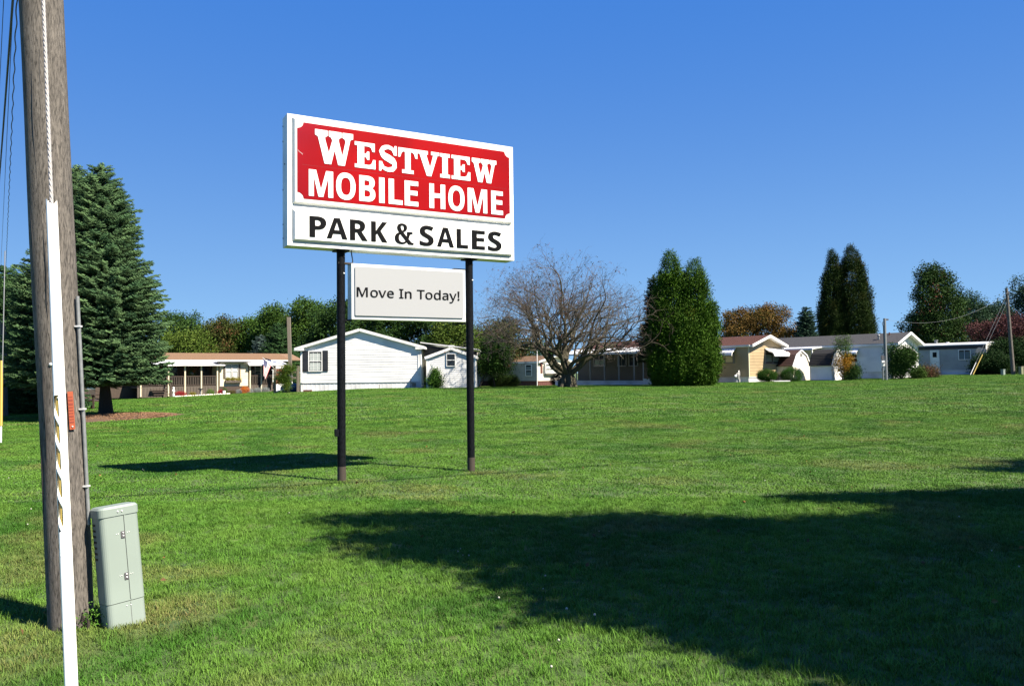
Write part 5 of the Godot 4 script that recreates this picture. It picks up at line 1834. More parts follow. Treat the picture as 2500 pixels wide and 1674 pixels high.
	for i in 10:
		bx("board", Vector3(0.0, 0.95, -0.12 - i * 0.24), Vector3(0.03, 1.9, 0.232), M.brownlight, inner)
	bx("roof", Vector3(1.15, 1.95, -1.2), Vector3(2.5, 0.08, 2.6), M.roofgrey, sh)
	bx("sill_beam", Vector3(1.15, -0.03, 0.03), Vector3(2.3, 0.1, 0.06), M.cream2, sh)
	var hm := thing("white_trailer", "white trailer with brown skirting seen between the spruce trunks", "house", Vector3(-38.0, -0.10, -64.0), 0.0)
	bx("wall", Vector3(4.0, 1.75, -1.5), Vector3(12.0, 2.0, 3.0), M.vinyl, hm)
	bx("skirting", Vector3(4.0, 0.36, -1.48), Vector3(12.0, 0.78, 3.0), M.brownlight, hm)
	bx("roof", Vector3(4.0, 2.82, -1.5), Vector3(12.3, 0.14, 3.3), M.rooftan, hm)


func flag(T: Transform3D) -> void:
	var o := thing("flag", "striped flag with starred blue canton on an angled pole at the right porch", "flag", T * Vector3(3.88, 1.74, 0.5), 40.0)
	var tip := Vector3(-1.05, 0.92, 0.05)
	pp("pole", Vector3.ZERO, tip, 0.018, M.white, o)
	var h0 := tip * 0.94
	var h1 := tip * 0.36
	var f0 := h0 + Vector3(-0.02, -1.22, 0.05)
	var f1 := h1 + Vector3(-0.46, -1.0, 0.08)
	var at := func(u: float, v: float) -> Vector3:
		var a := h0.lerp(h1, v)
		var c := f0.lerp(f1, v)
		return a.lerp(c, u) + Vector3(0, 0, 0.045 * sin(v * 11.0 + u * 2.0) * u)
	var blue := mat(lin(0.02, 0.035, 0.16), 0.8)
	var redm := mat(lin(0.50, 0.03, 0.05), 0.8)
	var strip := func(u0: float, u1: float, v0: float, v1: float, off: float) -> MB:
		var b := MB.new()
		for i in 8:
			for j in 4:
				var a0 := lerpf(u0, u1, i / 8.0)
				var a1 := lerpf(u0, u1, (i + 1) / 8.0)
				var c0 := lerpf(v0, v1, j / 4.0)
				var c1 := lerpf(v0, v1, (j + 1) / 4.0)
				var z := Vector3(0, 0, off)
				b.quad(at.call(a0, c0) + z, at.call(a1, c0) + z, at.call(a1, c1) + z, at.call(a0, c1) + z)
		return b
	for i in 13:
		var v0 := i / 13.0
		var u0 := 0.42 if i < 7 else 0.0
		pm("stripe", strip.call(u0, 1.0, v0, v0 + 1.0 / 13.0, 0.0), redm if i % 2 == 0 else M.white, o)
	var can := pm("canton", strip.call(0.0, 0.42, 0.0, 7.0 / 13.0, 0.0), blue, o)
	var b := MB.new()
	for i in 5:
		for j in 6:
			var c: Vector3 = at.call(0.04 + 0.42 * i / 5.2, 0.05 + 0.5 * j / 6.2) + Vector3(0, 0, 0.006)
			b.ball(c, Vector3(0.013, 0.013, 0.004), 6)
	pm("stars", b, M.white, can)


func yard_bits() -> void:
	# vine trellis between cream home and white home
	var o := thing("trellis_fence", "weathered grey post with two short rails beside the white home's corner", "fence", gp(-13.35, 48.6, -0.05))
	bx("post", Vector3(0, 0.85, 0), Vector3(0.14, 1.7, 0.12), M.greywood, o)
	for y in [0.95, 1.3]:
		bx("rail", Vector3(-0.75, y, 0.0), Vector3(1.4, 0.12, 0.06), M.greywood, o)
	bx("post", Vector3(-1.45, 0.8, 0), Vector3(0.12, 1.6, 0.12), M.greywood, o)
	var v := thing("fence_vine", "leafy vine with yellow and red leaves climbing the grey trellis fence", "vine", gp(-14.05, 48.4, -0.03))
	var b := MB.new()
	limb(b, Vector3(0, 0, 0), Vector3(0.1, 1.4, 0), 0.03, 0.012)
	pm("stem", b, M.bark, v)
	crown(v, [[Vector3(0.15, 1.5, 0), Vector3(0.5, 0.28, 0.25)], [Vector3(0.0, 0.95, 0), Vector3(0.32, 0.5, 0.25)], [Vector3(0.05, 0.5, 0), Vector3(0.22, 0.3, 0.2)], [Vector3(-0.35, 0.9, 0), Vector3(0.2, 0.3, 0.2)]], 330, "small", [Color(0.045, 0.11, 0.015), Color(0.11, 0.16, 0.02), Color(0.30, 0.22, 0.03), 0.22], 0.4, 0.2, -0.4, 1.2)
	var tarp := thing("blue_tarp", "blue tarp covered heap with white pipe behind the trellis fence", "tarp", gp(-14.3, 50.5, 0.0))
	b = MB.new()
	b.ball(Vector3(0, 0.25, 0), Vector3(0.75, 0.35, 0.5), 12)
	pm("cover", b, mat(lin(0.05, 0.12, 0.25), 0.5), tarp)
	pp("pipe", Vector3(-0.5, 0.08, 1.6), Vector3(0.5, 0.38, 1.6), 0.04, M.white, tarp)
	# brick step
	b = MB.new()
	b.box(gp(-12.75, 48.6, 0.05), Vector3(0.5, 0.14, 0.25))
	solo("step_block", b, M.redskirt, "low reddish block at the foot of the white home below its window", "block")
	# garden chair in the spruce shade
	var c := thing("garden_chair", "dark wooden garden chair in the shade between the spruce trunks", "chair", gp(-18.0, 33.4, 0.0), 84.0)
	bx("seat", Vector3(0, 0.36, 0), Vector3(0.6, 0.05, 0.62), M.brown, c, Basis(Vector3.RIGHT, 0.12))
	for i in 5:
		bx("back_slat", Vector3(-0.24 + i * 0.12, 0.72, -0.42), Vector3(0.10, 0.85, 0.03), M.brown, c, Basis(Vector3.RIGHT, -0.42))
	for x in [-0.31, 0.31]:
		bx("arm", Vector3(x, 0.58, 0.0), Vector3(0.12, 0.035, 0.72), M.brown, c)
		bx("front_leg", Vector3(x, 0.28, 0.28), Vector3(0.06, 0.58, 0.08), M.brown, c)
		bx("rear_leg", Vector3(x, 0.18, -0.28), Vector3(0.05, 0.5, 0.08), M.brown, c, Basis(Vector3.RIGHT, -0.5))
	# service pole with meters by the long white home
	var p := thing("service_pole", "grey service pole with electric meters in front of the long white home", "utility pole", gp(23.95, 50.0, -0.05))
	pp("shaft", Vector3.ZERO, Vector3(0.0, 4.0, 0), 0.085, M.galv, p, 14)
	bx("service_head", Vector3(0.12, 3.92, 0), Vector3(0.22, 0.10, 0.10), M.steel, p)
	b = MB.new()
	b.tube(PackedVector3Array([Vector3(-0.10, 1.6, 0), Vector3(-0.10, 3.5, 0), Vector3(-0.16, 3.68, 0), Vector3(-0.10, 3.78, 0)]), PackedFloat32Array([0.02, 0.02, 0.02, 0.02]), 8)
	pm("conduit", b, M.steel, p)
	pp("side_post", Vector3(-0.22, 0, 0.02), Vector3(-0.22, 1.5, 0.02), 0.045, M.galv, p)
	bx("meter_box", Vector3(-0.22, 1.12, 0.06), Vector3(0.17, 0.34, 0.12), M.white, p)
	bx("meter_box", Vector3(-0.24, 1.5, 0.06), Vector3(0.15, 0.26, 0.12), M.steel, p)
	b = MB.new()
	b.pipe(Vector3(-0.22, 1.14, 0.12), Vector3(-0.22, 1.14, 0.18), 0.07, 12)
	pm("meter", b, M.galv, p)
	# guyed line pole at the right
	p = thing("line_pole", "tall brown wooden line pole near the right edge", "utility pole", gp(38.5, 60.0, -0.1))
	b = MB.new()
	b.tube(PackedVector3Array([Vector3.ZERO, Vector3(-0.28, 6.75, 0)]), PackedFloat32Array([0.15, 0.10]), 12)
	pm("shaft", b, M.polewood, p)
	bx("bracket", Vector3(-0.27, 6.35, 0.1), Vector3(0.28, 0.08, 0.08), M.steel, p)
	for e in [[-4.05, "guy_wire", "guy wire with white sleeve left of the yellow guarded one", M.white, 1.0], [-3.85, "guy_wire", "yellow guarded guy wire of the line pole at the right", M.yellow, 1.65]]:
		var foot := Vector3(e[0], 0.05, 1.2)
		var g := thing(e[1], e[2], "guy wire", gp(38.5, 60.0, -0.1), 0.0)
		var head := Vector3(-0.26 + (0.1 if e[4] > 1.2 else -0.02), 5.9 + (0.3 if e[4] < 1.2 else 0.0), 0)
		pp("wire", foot, head, 0.008, M.galv, g)
		var dv := (head - foot).normalized()
		pp("guard", foot + dv * 0.12, foot + dv * (0.1 + e[4] * 1.1), 0.036 if e[4] > 1.2 else 0.026, e[3], g)
	var sp := MB.new()
	var a := gp(24.15, 50.0, 3.85)
	var z := gp(38.2, 60.0, 6.25)
	var pts := PackedVector3Array()
	var rad := PackedFloat32Array()
	for i in 30:
		var t := i / 29.0
		pts.append(a.lerp(z, t) - Vector3(0, 0.95 * 4.0 * t * (1.0 - t), 0))
		rad.append(0.006)
	sp.tube(pts, rad, 5)
	solo("service_cable", sp, M.galv, "sagging service cable between grey service pole and the right line pole", "cable")
	p = thing("telecom_box", "small pale green utility box left of the right line pole's base", "utility box", gp(37.4, 59.5, -0.02))
	bx("body", Vector3(0, 0.2, 0), Vector3(0.24, 0.42, 0.2), M.pedestal, p, Basis(Vector3.UP, 0.5), 0.02)
	bx("cap", Vector3(0, 0.43, 0), Vector3(0.27, 0.05, 0.23), M.pedestal, p, Basis(Vector3.UP, 0.5))
	p = thing("meter_cabinet", "tan utility cabinet right against the line pole's foot", "utility box", gp(38.85, 59.6, -0.02))
	bx("body", Vector3(0, 0.3, 0), Vector3(0.36, 0.6, 0.2), mat(lin(0.25, 0.26, 0.15), 0.6), p, Basis(Vector3.UP, 0.6))
	bx("cap", Vector3(0, 0.61, 0), Vector3(0.40, 0.04, 0.24), mat(lin(0.4, 0.38, 0.28), 0.6), p, Basis(Vector3.UP, 0.6))
	shrub("weed", "small leafy weed growing between pole foot and green pedestal", -2.60, 4.86, 0.17, 0.17, [Color(0.06, 0.16, 0.02), Color(0.10, 0.22, 0.03), Color(0.12, 0.2, 0.04), 0.1], 22, "", false, 0.09, "weed")
	# small pole and yellow guarded guy at the far left edge
	p = thing("short_pole", "short weathered pole in front of the left spruces at the picture's edge", "pole", gp(-19.25, 29.6, -0.1))
	b = MB.new()
	b.tube(PackedVector3Array([Vector3.ZERO, Vector3(-0.1, 3.75, 0)]), PackedFloat32Array([0.13, 0.10]), 12)
	pm("shaft", b, M.polewood, p)
	p = thing("guy_wire", "yellow guarded guy wire at the far left edge of the lawn", "guy wire", gp(-11.98, 18.3, -0.02))
	pp("wire", Vector3(0, 0, 0), Vector3(-0.22, 4.6, -0.4), 0.012, M.galv, p)
	pp("guard", Vector3(-0.02, 0.42, -0.03), Vector3(-0.12, 1.95, -0.17), 0.032, M.yellow, p)
	pp("anchor_rod", Vector3(0.0, 0, 0), Vector3(-0.02, 0.42, -0.03), 0.02, M.white, p)


# ---------------------------------------------------------------- trees
func bare_tree() -> void:
	rng.seed = 815
	var o := thing("bare_tree", "broad bare crab apple tree with many stems in front of the dark porch home", "tree", gp(3.25, 46.0, -0.05))
	var big := MB.new()
	var twig := MB.new()
	var tips := []
	var flare := PackedVector3Array([Vector3(0, -0.15, 0), Vector3(0.0, 0.1, 0), Vector3(0.02, 0.55, 0), Vector3(0.03, 1.1, 0)])
	big.tube(flare, PackedFloat32Array([0.62, 0.44, 0.34, 0.27]), 14)
	for i in 6:
		var a := TAU * i / 6.0 + 0.3
		limb(big, Vector3(cos(a) * 0.6, -0.12, sin(a) * 0.6), Vector3(cos(a) * 0.16, 0.8, sin(a) * 0.16), 0.15, 0.16, 0.05, 4, 8)
	var stack := []
	var stems := [[-2.4, 1.9, 0.4, 0.15], [-1.15, 2.7, 0.9, 0.16], [-0.55, 2.9, -0.8, 0.17], [0.15, 3.1, 0.5, 0.17], [0.75, 2.9, -0.4, 0.16], [1.5, 2.4, 0.8, 0.15], [2.2, 1.9, -0.3, 0.15], [1.9, 2.6, 0.2, 0.14], [-1.7, 2.1, -1.3, 0.13], [1.0, 2.3, 1.6, 0.12], [0.2, 2.6, -1.6, 0.13], [-0.7, 2.3, 1.7, 0.12]]
	for s in stems:
		var dir := Vector3(s[0], s[1], s[2])
		stack.append([Vector3(s[0] * 0.06, 0.75, s[2] * 0.06), dir.normalized(), dir.length() * 0.92, float(s[3]) * 1.12, 0])
	var count := 0
	while stack.size() and count < 7400:
		var e: Array = stack.pop_front()
		count += 1
		var p: Vector3 = e[0]
		var dir: Vector3 = e[1]
		var len: float = e[2]
		var r: float = e[3]
		var lev: int = e[4]
		var steps := 6 if lev < 3 else 4
		var pts := PackedVector3Array([p])
		var rad := PackedFloat32Array([r])
		var kids := [5, 4, 4, 4, 3, 0] if stack.size() % 3 else [4, 4, 3, 4, 3, 0]
		var r1 := r * (0.55 if lev < 4 else 0.5)
		var spots := []
		for i in steps:
			var t := (i + 1.0) / steps
			var wob := 0.25 if lev < 2 else 0.32
			var outw := Vector3(p.x, 0, p.z).normalized() * 0.05
			dir = (dir + Vector3(rng.randfn(), rng.randfn() * 0.7, rng.randfn()) * wob + Vector3(0, 0.045 if lev < 3 else 0.055, 0) + outw * 1.3).normalized()
			# dome limit
			var q := Vector3((p.x - 0.0) / 5.5, (p.y - 2.0) / 6.6, p.z / 5.2)
			if q.length() > 0.92 and lev > 0:
				dir = (dir - q.normalized() * 0.26).normalized()
			if lev > 0 and p.y < 2.3:
				dir = (dir + Vector3(0, 0.45 * (2.4 - p.y), 0)).normalized()
			p += dir * len / steps
			pts.append(p)
			rad.append(lerpf(r, r1, t))
			if i >= 1:
				spots.append([p, dir, lerpf(r, r1, t)])
		if lev < 3:
			big.tube(pts, rad, 8 if lev < 2 else 5, false)
		else:
			twig.tube(pts, rad, 3, false)
		if lev >= 4:
			tips.append(p)
		if lev < 5:
			var n: int = kids[lev]
			for k in n:
				var sp: Array = spots[rng.randi() % spots.size()] if k > 0 else spots[-1]
				var sdir: Vector3 = sp[1]
				var side := sdir.cross(Vector3(rng.randfn(), rng.randfn(), rng.randfn())).normalized()
				var spread := rng.randf_range(0.45, 1.0) if k > 0 else 0.25
				var nd := (sdir + side * spread + Vector3(0, -0.05 if lev == 0 else 0.0, 0)).normalized()
				var l: float = [2.3, 1.85, 1.25, 0.85, 0.58][lev] * rng.randf_range(0.7, 1.25)
				stack.append([sp[0], nd, l, maxf(0.0046, float(sp[2]) * (0.62 if k > 0 else 0.85)), lev + 1])
	pm("trunk", big, M.barkmoss, o)
	var tw := pm("twigs", twig, M.twig, o)
	tw.set_meta("kind", "stuff")
	var lf := leaf_clump(5, 0.12, 0.075, 0.6)
	var xf := []
	var cc := PackedColorArray()
	for i in tips.size():
		var q: Vector3 = tips[i]
		if rng.randf() < (0.20 if q.y > 4.5 else 0.08):
			xf.append(Transform3D(Basis.from_euler(Vector3(rng.randf() * 6, rng.randf() * 6, 0)), q))
			cc.append([Color(0.03, 0.04, 0.015), Color(0.05, 0.05, 0.02), Color(0.12, 0.04, 0.02)][rng.randi() % 3])
	scatter("leaves", lf, M.leaf, xf, cc, o)


func arborvitae() -> void:
	rng.seed = 4711
	var o := thing("arborvitae", "double topped bright green arborvitae clump just right of the bare tree", "tree", gp(9.95, 45.4, -0.05))
	columnar(o, [[Vector3(-0.66, 0, 0), 7.75, 1.05], [Vector3(0.74, 0, 0.1), 7.3, 1.12], [Vector3(0.05, 0, 0.45), 4.9, 1.1]], 300, [Color(0.032, 0.085, 0.008), Color(0.085, 0.170, 0.016), Color(0.17, 0.19, 0.022), 0.10], 0.64)
	o = thing("arborvitae", "pair of tall dark arborvitae spires behind the long white home", "tree", gp(27.35, 64.5, -0.3))
	columnar(o, [[Vector3(-0.62, 0, 0), 10.8, 1.0], [Vector3(0.85, 0, 0.2), 11.1, 1.42]], 290, [Color(0.016, 0.038, 0.008), Color(0.038, 0.066, 0.012), Color(0.075, 0.075, 0.016), 0.25], 0.66)


func trees() -> void:
	make_clumps()
	# the big blue spruces at left
	var blue0 := Color(0.050, 0.112, 0.050)
	var blue1 := Color(0.125, 0.215, 0.090)
	spruce("blue_spruce", "tall blue spruce with leaning bare trunk rising from the mulch bed", -13.74, 26.4, 8.6, 5.0, blue0, blue1, 0.62, 1.35, "", true, -0.35)
	spruce("blue_spruce", "tall blue spruce directly behind the leaning utility pole", -15.36, 27.3, 8.8, 5.3, blue0, blue1, 0.62, 1.3, "", true)
	var dk0 := Color(0.030, 0.080, 0.028)
	var dk1 := Color(0.07, 0.15, 0.05)
	spruce("dark_spruce", "shorter dark spruce branching to the ground at the far left edge", -21.2, 32.5, 6.0, 5.0, dk0, dk1, 0.62, 0.1)
	spruce("dark_spruce", "dark spruce filling the gap left of the leaning utility pole", -18.9, 31.6, 4.6, 3.4, dk0, dk1, 0.6, 0.1)
	spruce("small_blue_spruce", "small silvery blue spruce behind the cream home's roof", -23.2, 72.0, 5.1, 3.6, Color(0.055, 0.10, 0.085), Color(0.12, 0.18, 0.16), 0.7)
	spruce("dark_spruce", "dark green spruce beside the tall square pole behind the cream home", -21.0, 70.0, 6.0, 4.8, dk0, dk1, 0.72)
	spruce("small_spruce", "small dark spruce top above the long grey roof", 30.3, 80.0, 7.0, 4.4, Color(0.02, 0.055, 0.035), Color(0.045, 0.1, 0.06), 0.75)
	spruce("scruffy_spruce", "thin grey green spruce with dead twigs left of the arborvitae clump", 9.0, 49.2, 6.9, 2.6, Color(0.026, 0.055, 0.030), Color(0.05, 0.085, 0.045), 0.55, 1.6, "", true)
	bare_tree()
	arborvitae()
	# woodland line behind the homes: each tree on its own
	var g1 := [Color(0.030, 0.075, 0.012), Color(0.070, 0.135, 0.020), Color(0.11, 0.16, 0.025), 0.12]
	var g2 := [Color(0.024, 0.062, 0.014), Color(0.052, 0.108, 0.022), Color(0.08, 0.12, 0.03), 0.10]
	var gy1 := [Color(0.06, 0.11, 0.016), Color(0.11, 0.165, 0.026), Color(0.17, 0.17, 0.03), 0.18]
	var rd := [Color(0.050, 0.075, 0.018), Color(0.075, 0.095, 0.022), Color(0.13, 0.06, 0.030), 0.36]
	var br := [Color(0.045, 0.062, 0.018), Color(0.08, 0.09, 0.03), Color(0.14, 0.065, 0.03), 0.28]
	var grp := "woodland trees behind the homes"
	for e in [["green_tree", "bluish green tree peeking out right of the big spruces", -36.6, 86.0, 9.4, 6.0, g2, 620],
		["low_tree", "low yellow green tree at the left end of the woodland line", -33.4, 80.0, 6.8, 5.6, gy1, 520],
		["maple_tree", "reddish topped maple at the left of the woodland line", -32.3, 86.0, 9.0, 5.4, rd, 680],
		["green_tree", "mid green tree just right of the reddish maple", -29.3, 88.0, 8.8, 6.4, g1, 800],
		["maple_tree", "rusty green maple between two green woodland trees", -27.4, 90.0, 8.9, 5.6, rd, 700],
		["tall_tree", "tall pointed green tree left of the square wooden pole", -25.7, 84.0, 9.9, 5.2, g1, 720],
		["tall_tree", "tall twin pointed green tree between wooden pole and white gable", -21.6, 81.0, 9.9, 5.8, g1, 820],
		["broad_tree", "broad dark green tree behind the left sign post", -16.9, 76.0, 9.3, 6.4, g2, 860],
		["broad_tree", "broad green tree above the white gable's ridge", -12.8, 76.0, 8.9, 6.6, g2, 860],
		["broad_tree", "dark green tree below the right half of the message board", -9.0, 77.0, 8.6, 6.2, g2, 800],
		["light_tree", "lighter yellow green tree by the right sign post", -5.4, 75.0, 7.6, 5.2, gy1, 700],
		["russet_tree", "russet brown tree in the woodland line right of the sign", -1.4, 77.0, 7.0, 6.6, br, 760],
		["green_tree", "dark green tree behind the bare tree's left limbs", -3.4, 82.0, 6.4, 5.6, g2, 520],
		["low_tree", "low dark tree behind the sage home", 2.6, 88.0, 5.0, 6.0, g2, 420]]:
		broadleaf(e[0], e[1], e[2], e[3], e[4], e[5], e[6], int(e[7] * 1.5), grp, 0.08, "leaf", 12, 0.95)
	# right hand trees
	broadleaf("autumn_tree", "rounded orange brown autumn tree behind the tan home", 26.9, 85.0, 8.0, 8.2, [Color(0.12, 0.078, 0.02), Color(0.175, 0.10, 0.024), Color(0.08, 0.09, 0.02), 0.3], 2600, "", 0.15, "leaf", 14, 0.8)
	broadleaf("maple_tree", "large green maple with reddening leaves behind the long white home", 42.9, 79.0, 11.6, 7.0, [Color(0.026, 0.062, 0.014), Color(0.05, 0.10, 0.02), Color(0.14, 0.038, 0.032), 0.24], 2200, "peak", 0.12, "leaf", 18, 0.8)
	broadleaf("blue_green_tree", "bluish green tree right of the reddening maple", 50.5, 87.0, 9.6, 6.0, [Color(0.026, 0.062, 0.032), Color(0.05, 0.10, 0.05), Color(0.09, 0.12, 0.06), 0.1], 900, "", 0.1, "leaf", 12, 0.8)
	broadleaf("blue_green_tree", "tall hazy blue green tree cut by the right picture edge", 61.0, 91.0, 11.6, 6.5, [Color(0.026, 0.060, 0.034), Color(0.05, 0.095, 0.055), Color(0.08, 0.12, 0.07), 0.1], 1300, "", 0.1, "leaf", 13, 0.9)
	broadleaf("blue_green_tree", "lower blue green tree behind the right line pole", 55.0, 89.0, 8.2, 6.0, [Color(0.024, 0.056, 0.034), Color(0.045, 0.09, 0.05), Color(0.07, 0.11, 0.06), 0.1], 900, "", 0.1, "leaf", 12, 0.9)
	broadleaf("purple_tree", "purple leaved tree right behind the line pole", 46.2, 73.0, 5.6, 6.0, [Color(0.085, 0.030, 0.032), Color(0.13, 0.055, 0.055), Color(0.05, 0.02, 0.02), 0.2], 1000, "", 0.1, "leaf", 12, 0.7)
	var yew := [Color(0.014, 0.040, 0.010), Color(0.03, 0.070, 0.016), Color(0.05, 0.06, 0.02), 0.08]
	shrub("yew_bush", "dark spreading yew in front of the grey trailer's end", 38.4, 62.5, 3.0, 1.7, yew, 1500, "", false, 0.6)
	shrub("yew_bush", "tall dark yew behind the line pole's foot", 40.6, 63.5, 3.2, 2.9, yew, 1900, "", false, 0.62)
	broadleaf("orange_sapling", "sapling with orange yellow lower leaves beside the black roofed shed", 21.75, 51.2, 3.05, 1.15, [Color(0.05, 0.11, 0.02), Color(0.09, 0.15, 0.03), Color(0.42, 0.20, 0.02), 0.0], 110, "", 0.45, "small", 6, 0.5)
	shrub("orange_bush", "orange yellow leaved bush before the black roofed shed", 21.6, 50.9, 1.1, 1.75, [Color(0.40, 0.18, 0.015), Color(0.34, 0.22, 0.03), Color(0.10, 0.12, 0.02), 0.35], 230, "", false, 0.42)
	shrub("green_bush", "dark leafy bush under the orange leaves beside the shed", 22.1, 50.8, 0.95, 1.0, [Color(0.03, 0.08, 0.02), Color(0.06, 0.12, 0.025), Color(0.1, 0.14, 0.03), 0.15], 320, "", false, 0.42)
	shrub("lilac_bush", "tall leafy green bush at the long white home's bright gable", 25.75, 51.6, 1.75, 2.25, [Color(0.026, 0.07, 0.014), Color(0.055, 0.115, 0.02), Color(0.1, 0.15, 0.03), 0.12], 900, "", false, 0.48)
	shrub("low_bush", "low light green bush right of the tall gable bush", 27.1, 52.2, 0.9, 0.85, [Color(0.06, 0.12, 0.02), Color(0.09, 0.15, 0.03), Color(0.12, 0.15, 0.04), 0.15], 240, "", false, 0.42)
	shrub("reddish_bush", "low reddish bush between white gable and grey trailer", 29.0, 54.6, 1.3, 0.8, [Color(0.09, 0.06, 0.03), Color(0.12, 0.09, 0.04), Color(0.16, 0.05, 0.04), 0.3], 220, "", false, 0.45)
	# trees standing beside the photographer whose shade lies on the lawn
	shade_tree()


func shade_tree() -> void:
	var pal := [Color(0.03, 0.08, 0.014), Color(0.06, 0.12, 0.02), Color(0.08, 0.13, 0.03), 0.1]
	var sun := Vector3(0.746, 1.0, 0.448)   # from a lawn point towards the sun, per metre of height
	var o := thing("roadside_tree", "large leafy tree right of the camera that shades the near lawn", "tree", Vector3(11.5, 0, 0.8))
	var b := MB.new()
	limb(b, Vector3(0, -0.2, 0), Vector3(-0.3, 5.5, -0.3), 0.38, 0.24, 0.03, 6, 12)
	var lobes := []
	# each bough is placed by the lawn spot it shades: spot x, d, bough height, half length, half width
	for e in [[-0.95, 8.22, 7.8, 1.25, 0.14], [0.35, 7.85, 8.4, 1.2, 0.36], [-0.75, 7.25, 7.6, 0.85, 0.10], [-0.35, 6.60, 7.4, 1.0, 0.13], [0.95, 6.95, 8.2, 1.1, 0.48], [0.45, 5.70, 7.2, 0.8, 0.12], [0.85, 5.05, 7.0, 0.8, 0.15], [1.7, 5.8, 8.0, 1.0, 0.65], [1.45, 4.45, 6.8, 0.6, 0.13], [2.05, 4.25, 7.2, 0.8, 0.40], [2.3, 3.4, 7.0, 0.8, 0.42], [1.55, 7.85, 9.0, 0.9, 0.42], [2.3, 7.2, 9.0, 1.3, 0.72], [3.55, 7.3, 9.2, 1.2, 0.80],
			[4.15, 9.32, 8.6, 0.95, 0.12], [5.0, 9.0, 9.4, 0.85, 0.62], [5.5, 8.3, 9.4, 1.4, 0.95], [6.0, 9.15, 9.6, 0.9, 0.62], [7.2, 9.0, 9.4, 1.3, 0.75], [5.0, 7.2, 10.0, 1.7, 1.3], [3.2, 6.0, 9.4, 1.6, 1.2], [3.2, 4.6, 8.4, 1.5, 1.1], [4.2, 3.4, 8.0, 1.6, 1.2], [5.2, 5.2, 9.6, 1.8, 1.5], [3.4, 2.5, 7.6, 1.2, 0.8], [7.0, 7.4, 10.0, 1.8, 1.4], [6.4, 3.8, 9.0, 1.8, 1.5], [8.0, 5.6, 9.8, 1.8, 1.5], [8.6, 8.4, 9.8, 1.6, 1.2],
			[5.6, 2.2, 8.4, 1.7, 1.4], [4.4, 4.6, 11.4, 2.0, 1.7], [6.4, 6.0, 12.0, 2.2, 1.9], [8.4, 3.6, 11.0, 2.2, 1.9], [10.0, 6.4, 10.6, 2.2, 1.9], [7.4, 1.4, 8.0, 2.0, 1.7], [9.6, 1.8, 9.0, 2.2, 1.8], [11.0, 4.2, 8.6, 2.2, 1.8]]:
		var p := Vector3(e[0], 0, -e[1]) + sun * float(e[2])
		var c: Vector3 = p - o.position
		lobes.append([c, Vector3(e[3], 0.55 + 0.35 * float(e[4]), e[4])])
		limb(b, Vector3(-0.2, 4.4 + rng.randf() * 1.2, -0.2), c, 0.09, 0.03, 0.05, 5, 6)
	pm("trunk", b, M.bark, o)
	crown(o, lobes, 26000, "leaf", pal, 0.52, 0.1, -0.9, 0.6)
	o = thing("roadside_tree", "second leafy tree farther right beyond the picture edge", "tree", Vector3(19.0, 0.1, -4.5))
	b = MB.new()
	limb(b, Vector3(0, -0.2, 0), Vector3(0, 6.0, 0), 0.32, 0.2, 0.03, 6, 12)
	lobes = []
	for e in [[8.1, 11.75, 8.0, 1.1, 0.16], [9.4, 12.2, 8.6, 1.5, 0.7], [11.2, 12.2, 9.0, 1.8, 1.4], [13.2, 11.4, 9.0, 2.0, 1.8], [11.6, 10.0, 8.4, 1.8, 1.4]]:
		var p := Vector3(e[0], 0, -e[1]) + sun * float(e[2])
		var c: Vector3 = p - o.position
		lobes.append([c, Vector3(e[3], 0.6 + 0.3 * float(e[4]), e[4])])
		limb(b, Vector3(0, 5.0, 0), c, 0.09, 0.03, 0.05, 5, 6)
	pm("trunk", b, M.bark, o)
	crown(o, lobes, 3200, "leaf", pal, 0.5, 0.1, -0.9, 0.6)


func mulch_bed() -> void:
	var b := MB.new()
	var n := 48
	var cx := -13.25
	var cd := 26.0
	for r in 6:
		for i in n:
			var q := []
			for e in [[r, i], [r + 1, i], [r + 1, i + 1], [r, i + 1]]:
				var a: float = TAU * (e[1] % n) / n
				var f: float = e[0] / 6.0
				var w := 1.0 + 0.05 * sin(a * 3.0) + 0.03 * sin(a * 7.0)
				var x := cx + cos(a) * 1.85 * f * w
				var d := cd + sin(a) * 1.62 * f * w + (x - cx) * 0.35
				q.append(gp(x, d, 0.004 + 0.16 * (1.0 - f * f)))
			b.quad(q[0], q[3], q[2], q[1])
	var o := solo("mulch_bed", b, M.mulch, "oval bed of orange brown mulch under the blue spruces", "mulch bed")
	var chip := MB.new()
	chip.box(Vector3.ZERO, Vector3(0.07, 0.012, 0.022))
	var xf := []
	var cc := PackedColorArray()
	for i in 3000:
		var a := rng.randf() * TAU
		var f := sqrt(rng.randf())
		xf.append(Transform3D(Basis.from_euler(Vector3(rng.randfn() * 0.3, rng.randf() * TAU, rng.randfn() * 0.3)), gp(cx + cos(a) * 1.8 * f, cd + sin(a) * 1.58 * f + cos(a) * 1.8 * f * 0.35, 0.012 + 0.16 * (1.0 - f * f))))
		cc.append(Color(0.15, 0.088, 0.052) * rng.randf_range(0.6, 1.4))
	scatter("wood_chips", chip.mesh(), M.flower, xf, cc, o)


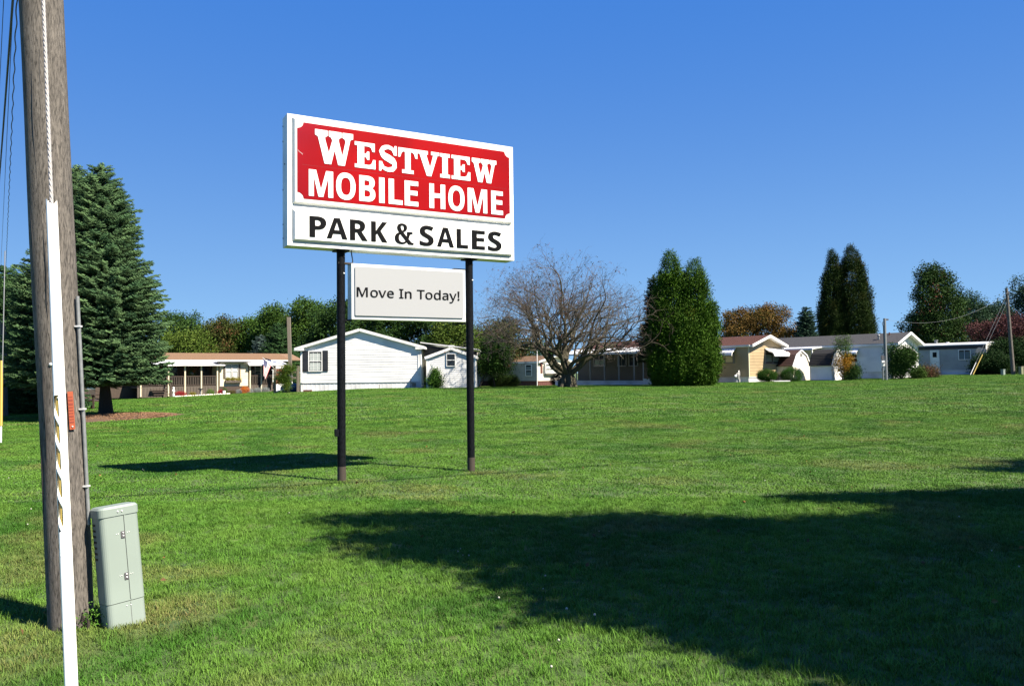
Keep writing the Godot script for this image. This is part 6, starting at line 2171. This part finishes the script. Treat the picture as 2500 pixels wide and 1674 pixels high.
# ---------------------------------------------------------------- scene
func _ready() -> void:
	# camera
	var cam := Camera3D.new()
	cam.name = "camera"
	add_child(cam)
	cam.position = Vector3(0, EYE, 0)
	cam.rotation_order = EULER_ORDER_YXZ
	cam.rotation = Vector3(deg_to_rad(2.226), 0, deg_to_rad(-0.718))
	cam.fov = 47.43
	cam.near = 0.1
	cam.far = 1500.0
	cam.current = true
	# sky
	var sky := ProceduralSkyMaterial.new()
	sky.sky_top_color = Color(0.118, 0.288, 0.520)
	sky.sky_horizon_color = Color(0.385, 0.510, 0.612)
	sky.sky_curve = 0.135
	sky.sky_energy_multiplier = 1.0
	sky.ground_bottom_color = Color(0.12, 0.16, 0.08)
	sky.ground_horizon_color = Color(0.45, 0.55, 0.55)
	sky.sun_angle_max = 2.0
	var env := Environment.new()
	env.background_mode = Environment.BG_SKY
	env.sky = Sky.new()
	env.sky.sky_material = sky
	env.tonemap_mode = Environment.TONE_MAPPER_LINEAR
	env.tonemap_exposure = 3.0
	env.sdfgi_enabled = true
	env.ssao_enabled = true
	env.ssil_enabled = true
	var we := WorldEnvironment.new()
	we.name = "world_environment"
	we.environment = env
	add_child(we)
	# sun: behind the camera to the right, 49 degrees up
	var sun := DirectionalLight3D.new()
	sun.name = "sun"
	add_child(sun)
	sun.look_at_from_position(Vector3.ZERO, Vector3(-0.562, -0.755, -0.338), Vector3.UP)
	sun.light_color = Color(1.0, 0.955, 0.88)
	sun.light_energy = 1.6
	sun.light_angular_distance = 0.5
	sun.shadow_enabled = true

	rng.seed = 20240611
	for e in [[na, 0.9, 3, 5], [nb, 0.42, 3, 11], [nc, 0.12, 2, 21]]:
		var f: FastNoiseLite = e[0]
		f.noise_type = FastNoiseLite.TYPE_SIMPLEX_SMOOTH
		f.frequency = e[1]
		f.fractal_octaves = e[2]
		f.seed = e[3]
	materials()
	lawn()
	make_clumps()
	white_house()
	small_shed()
	tan_home()
	barn_sheds()
	long_white_home()
	grey_home()
	mid_home()
	porch_home()
	left_home()
	trees()
	sign_board()
	big_pole()
	guy_guard()
	pedestal()
	wires()
	yard_bits()
	mulch_bed()
	grass()
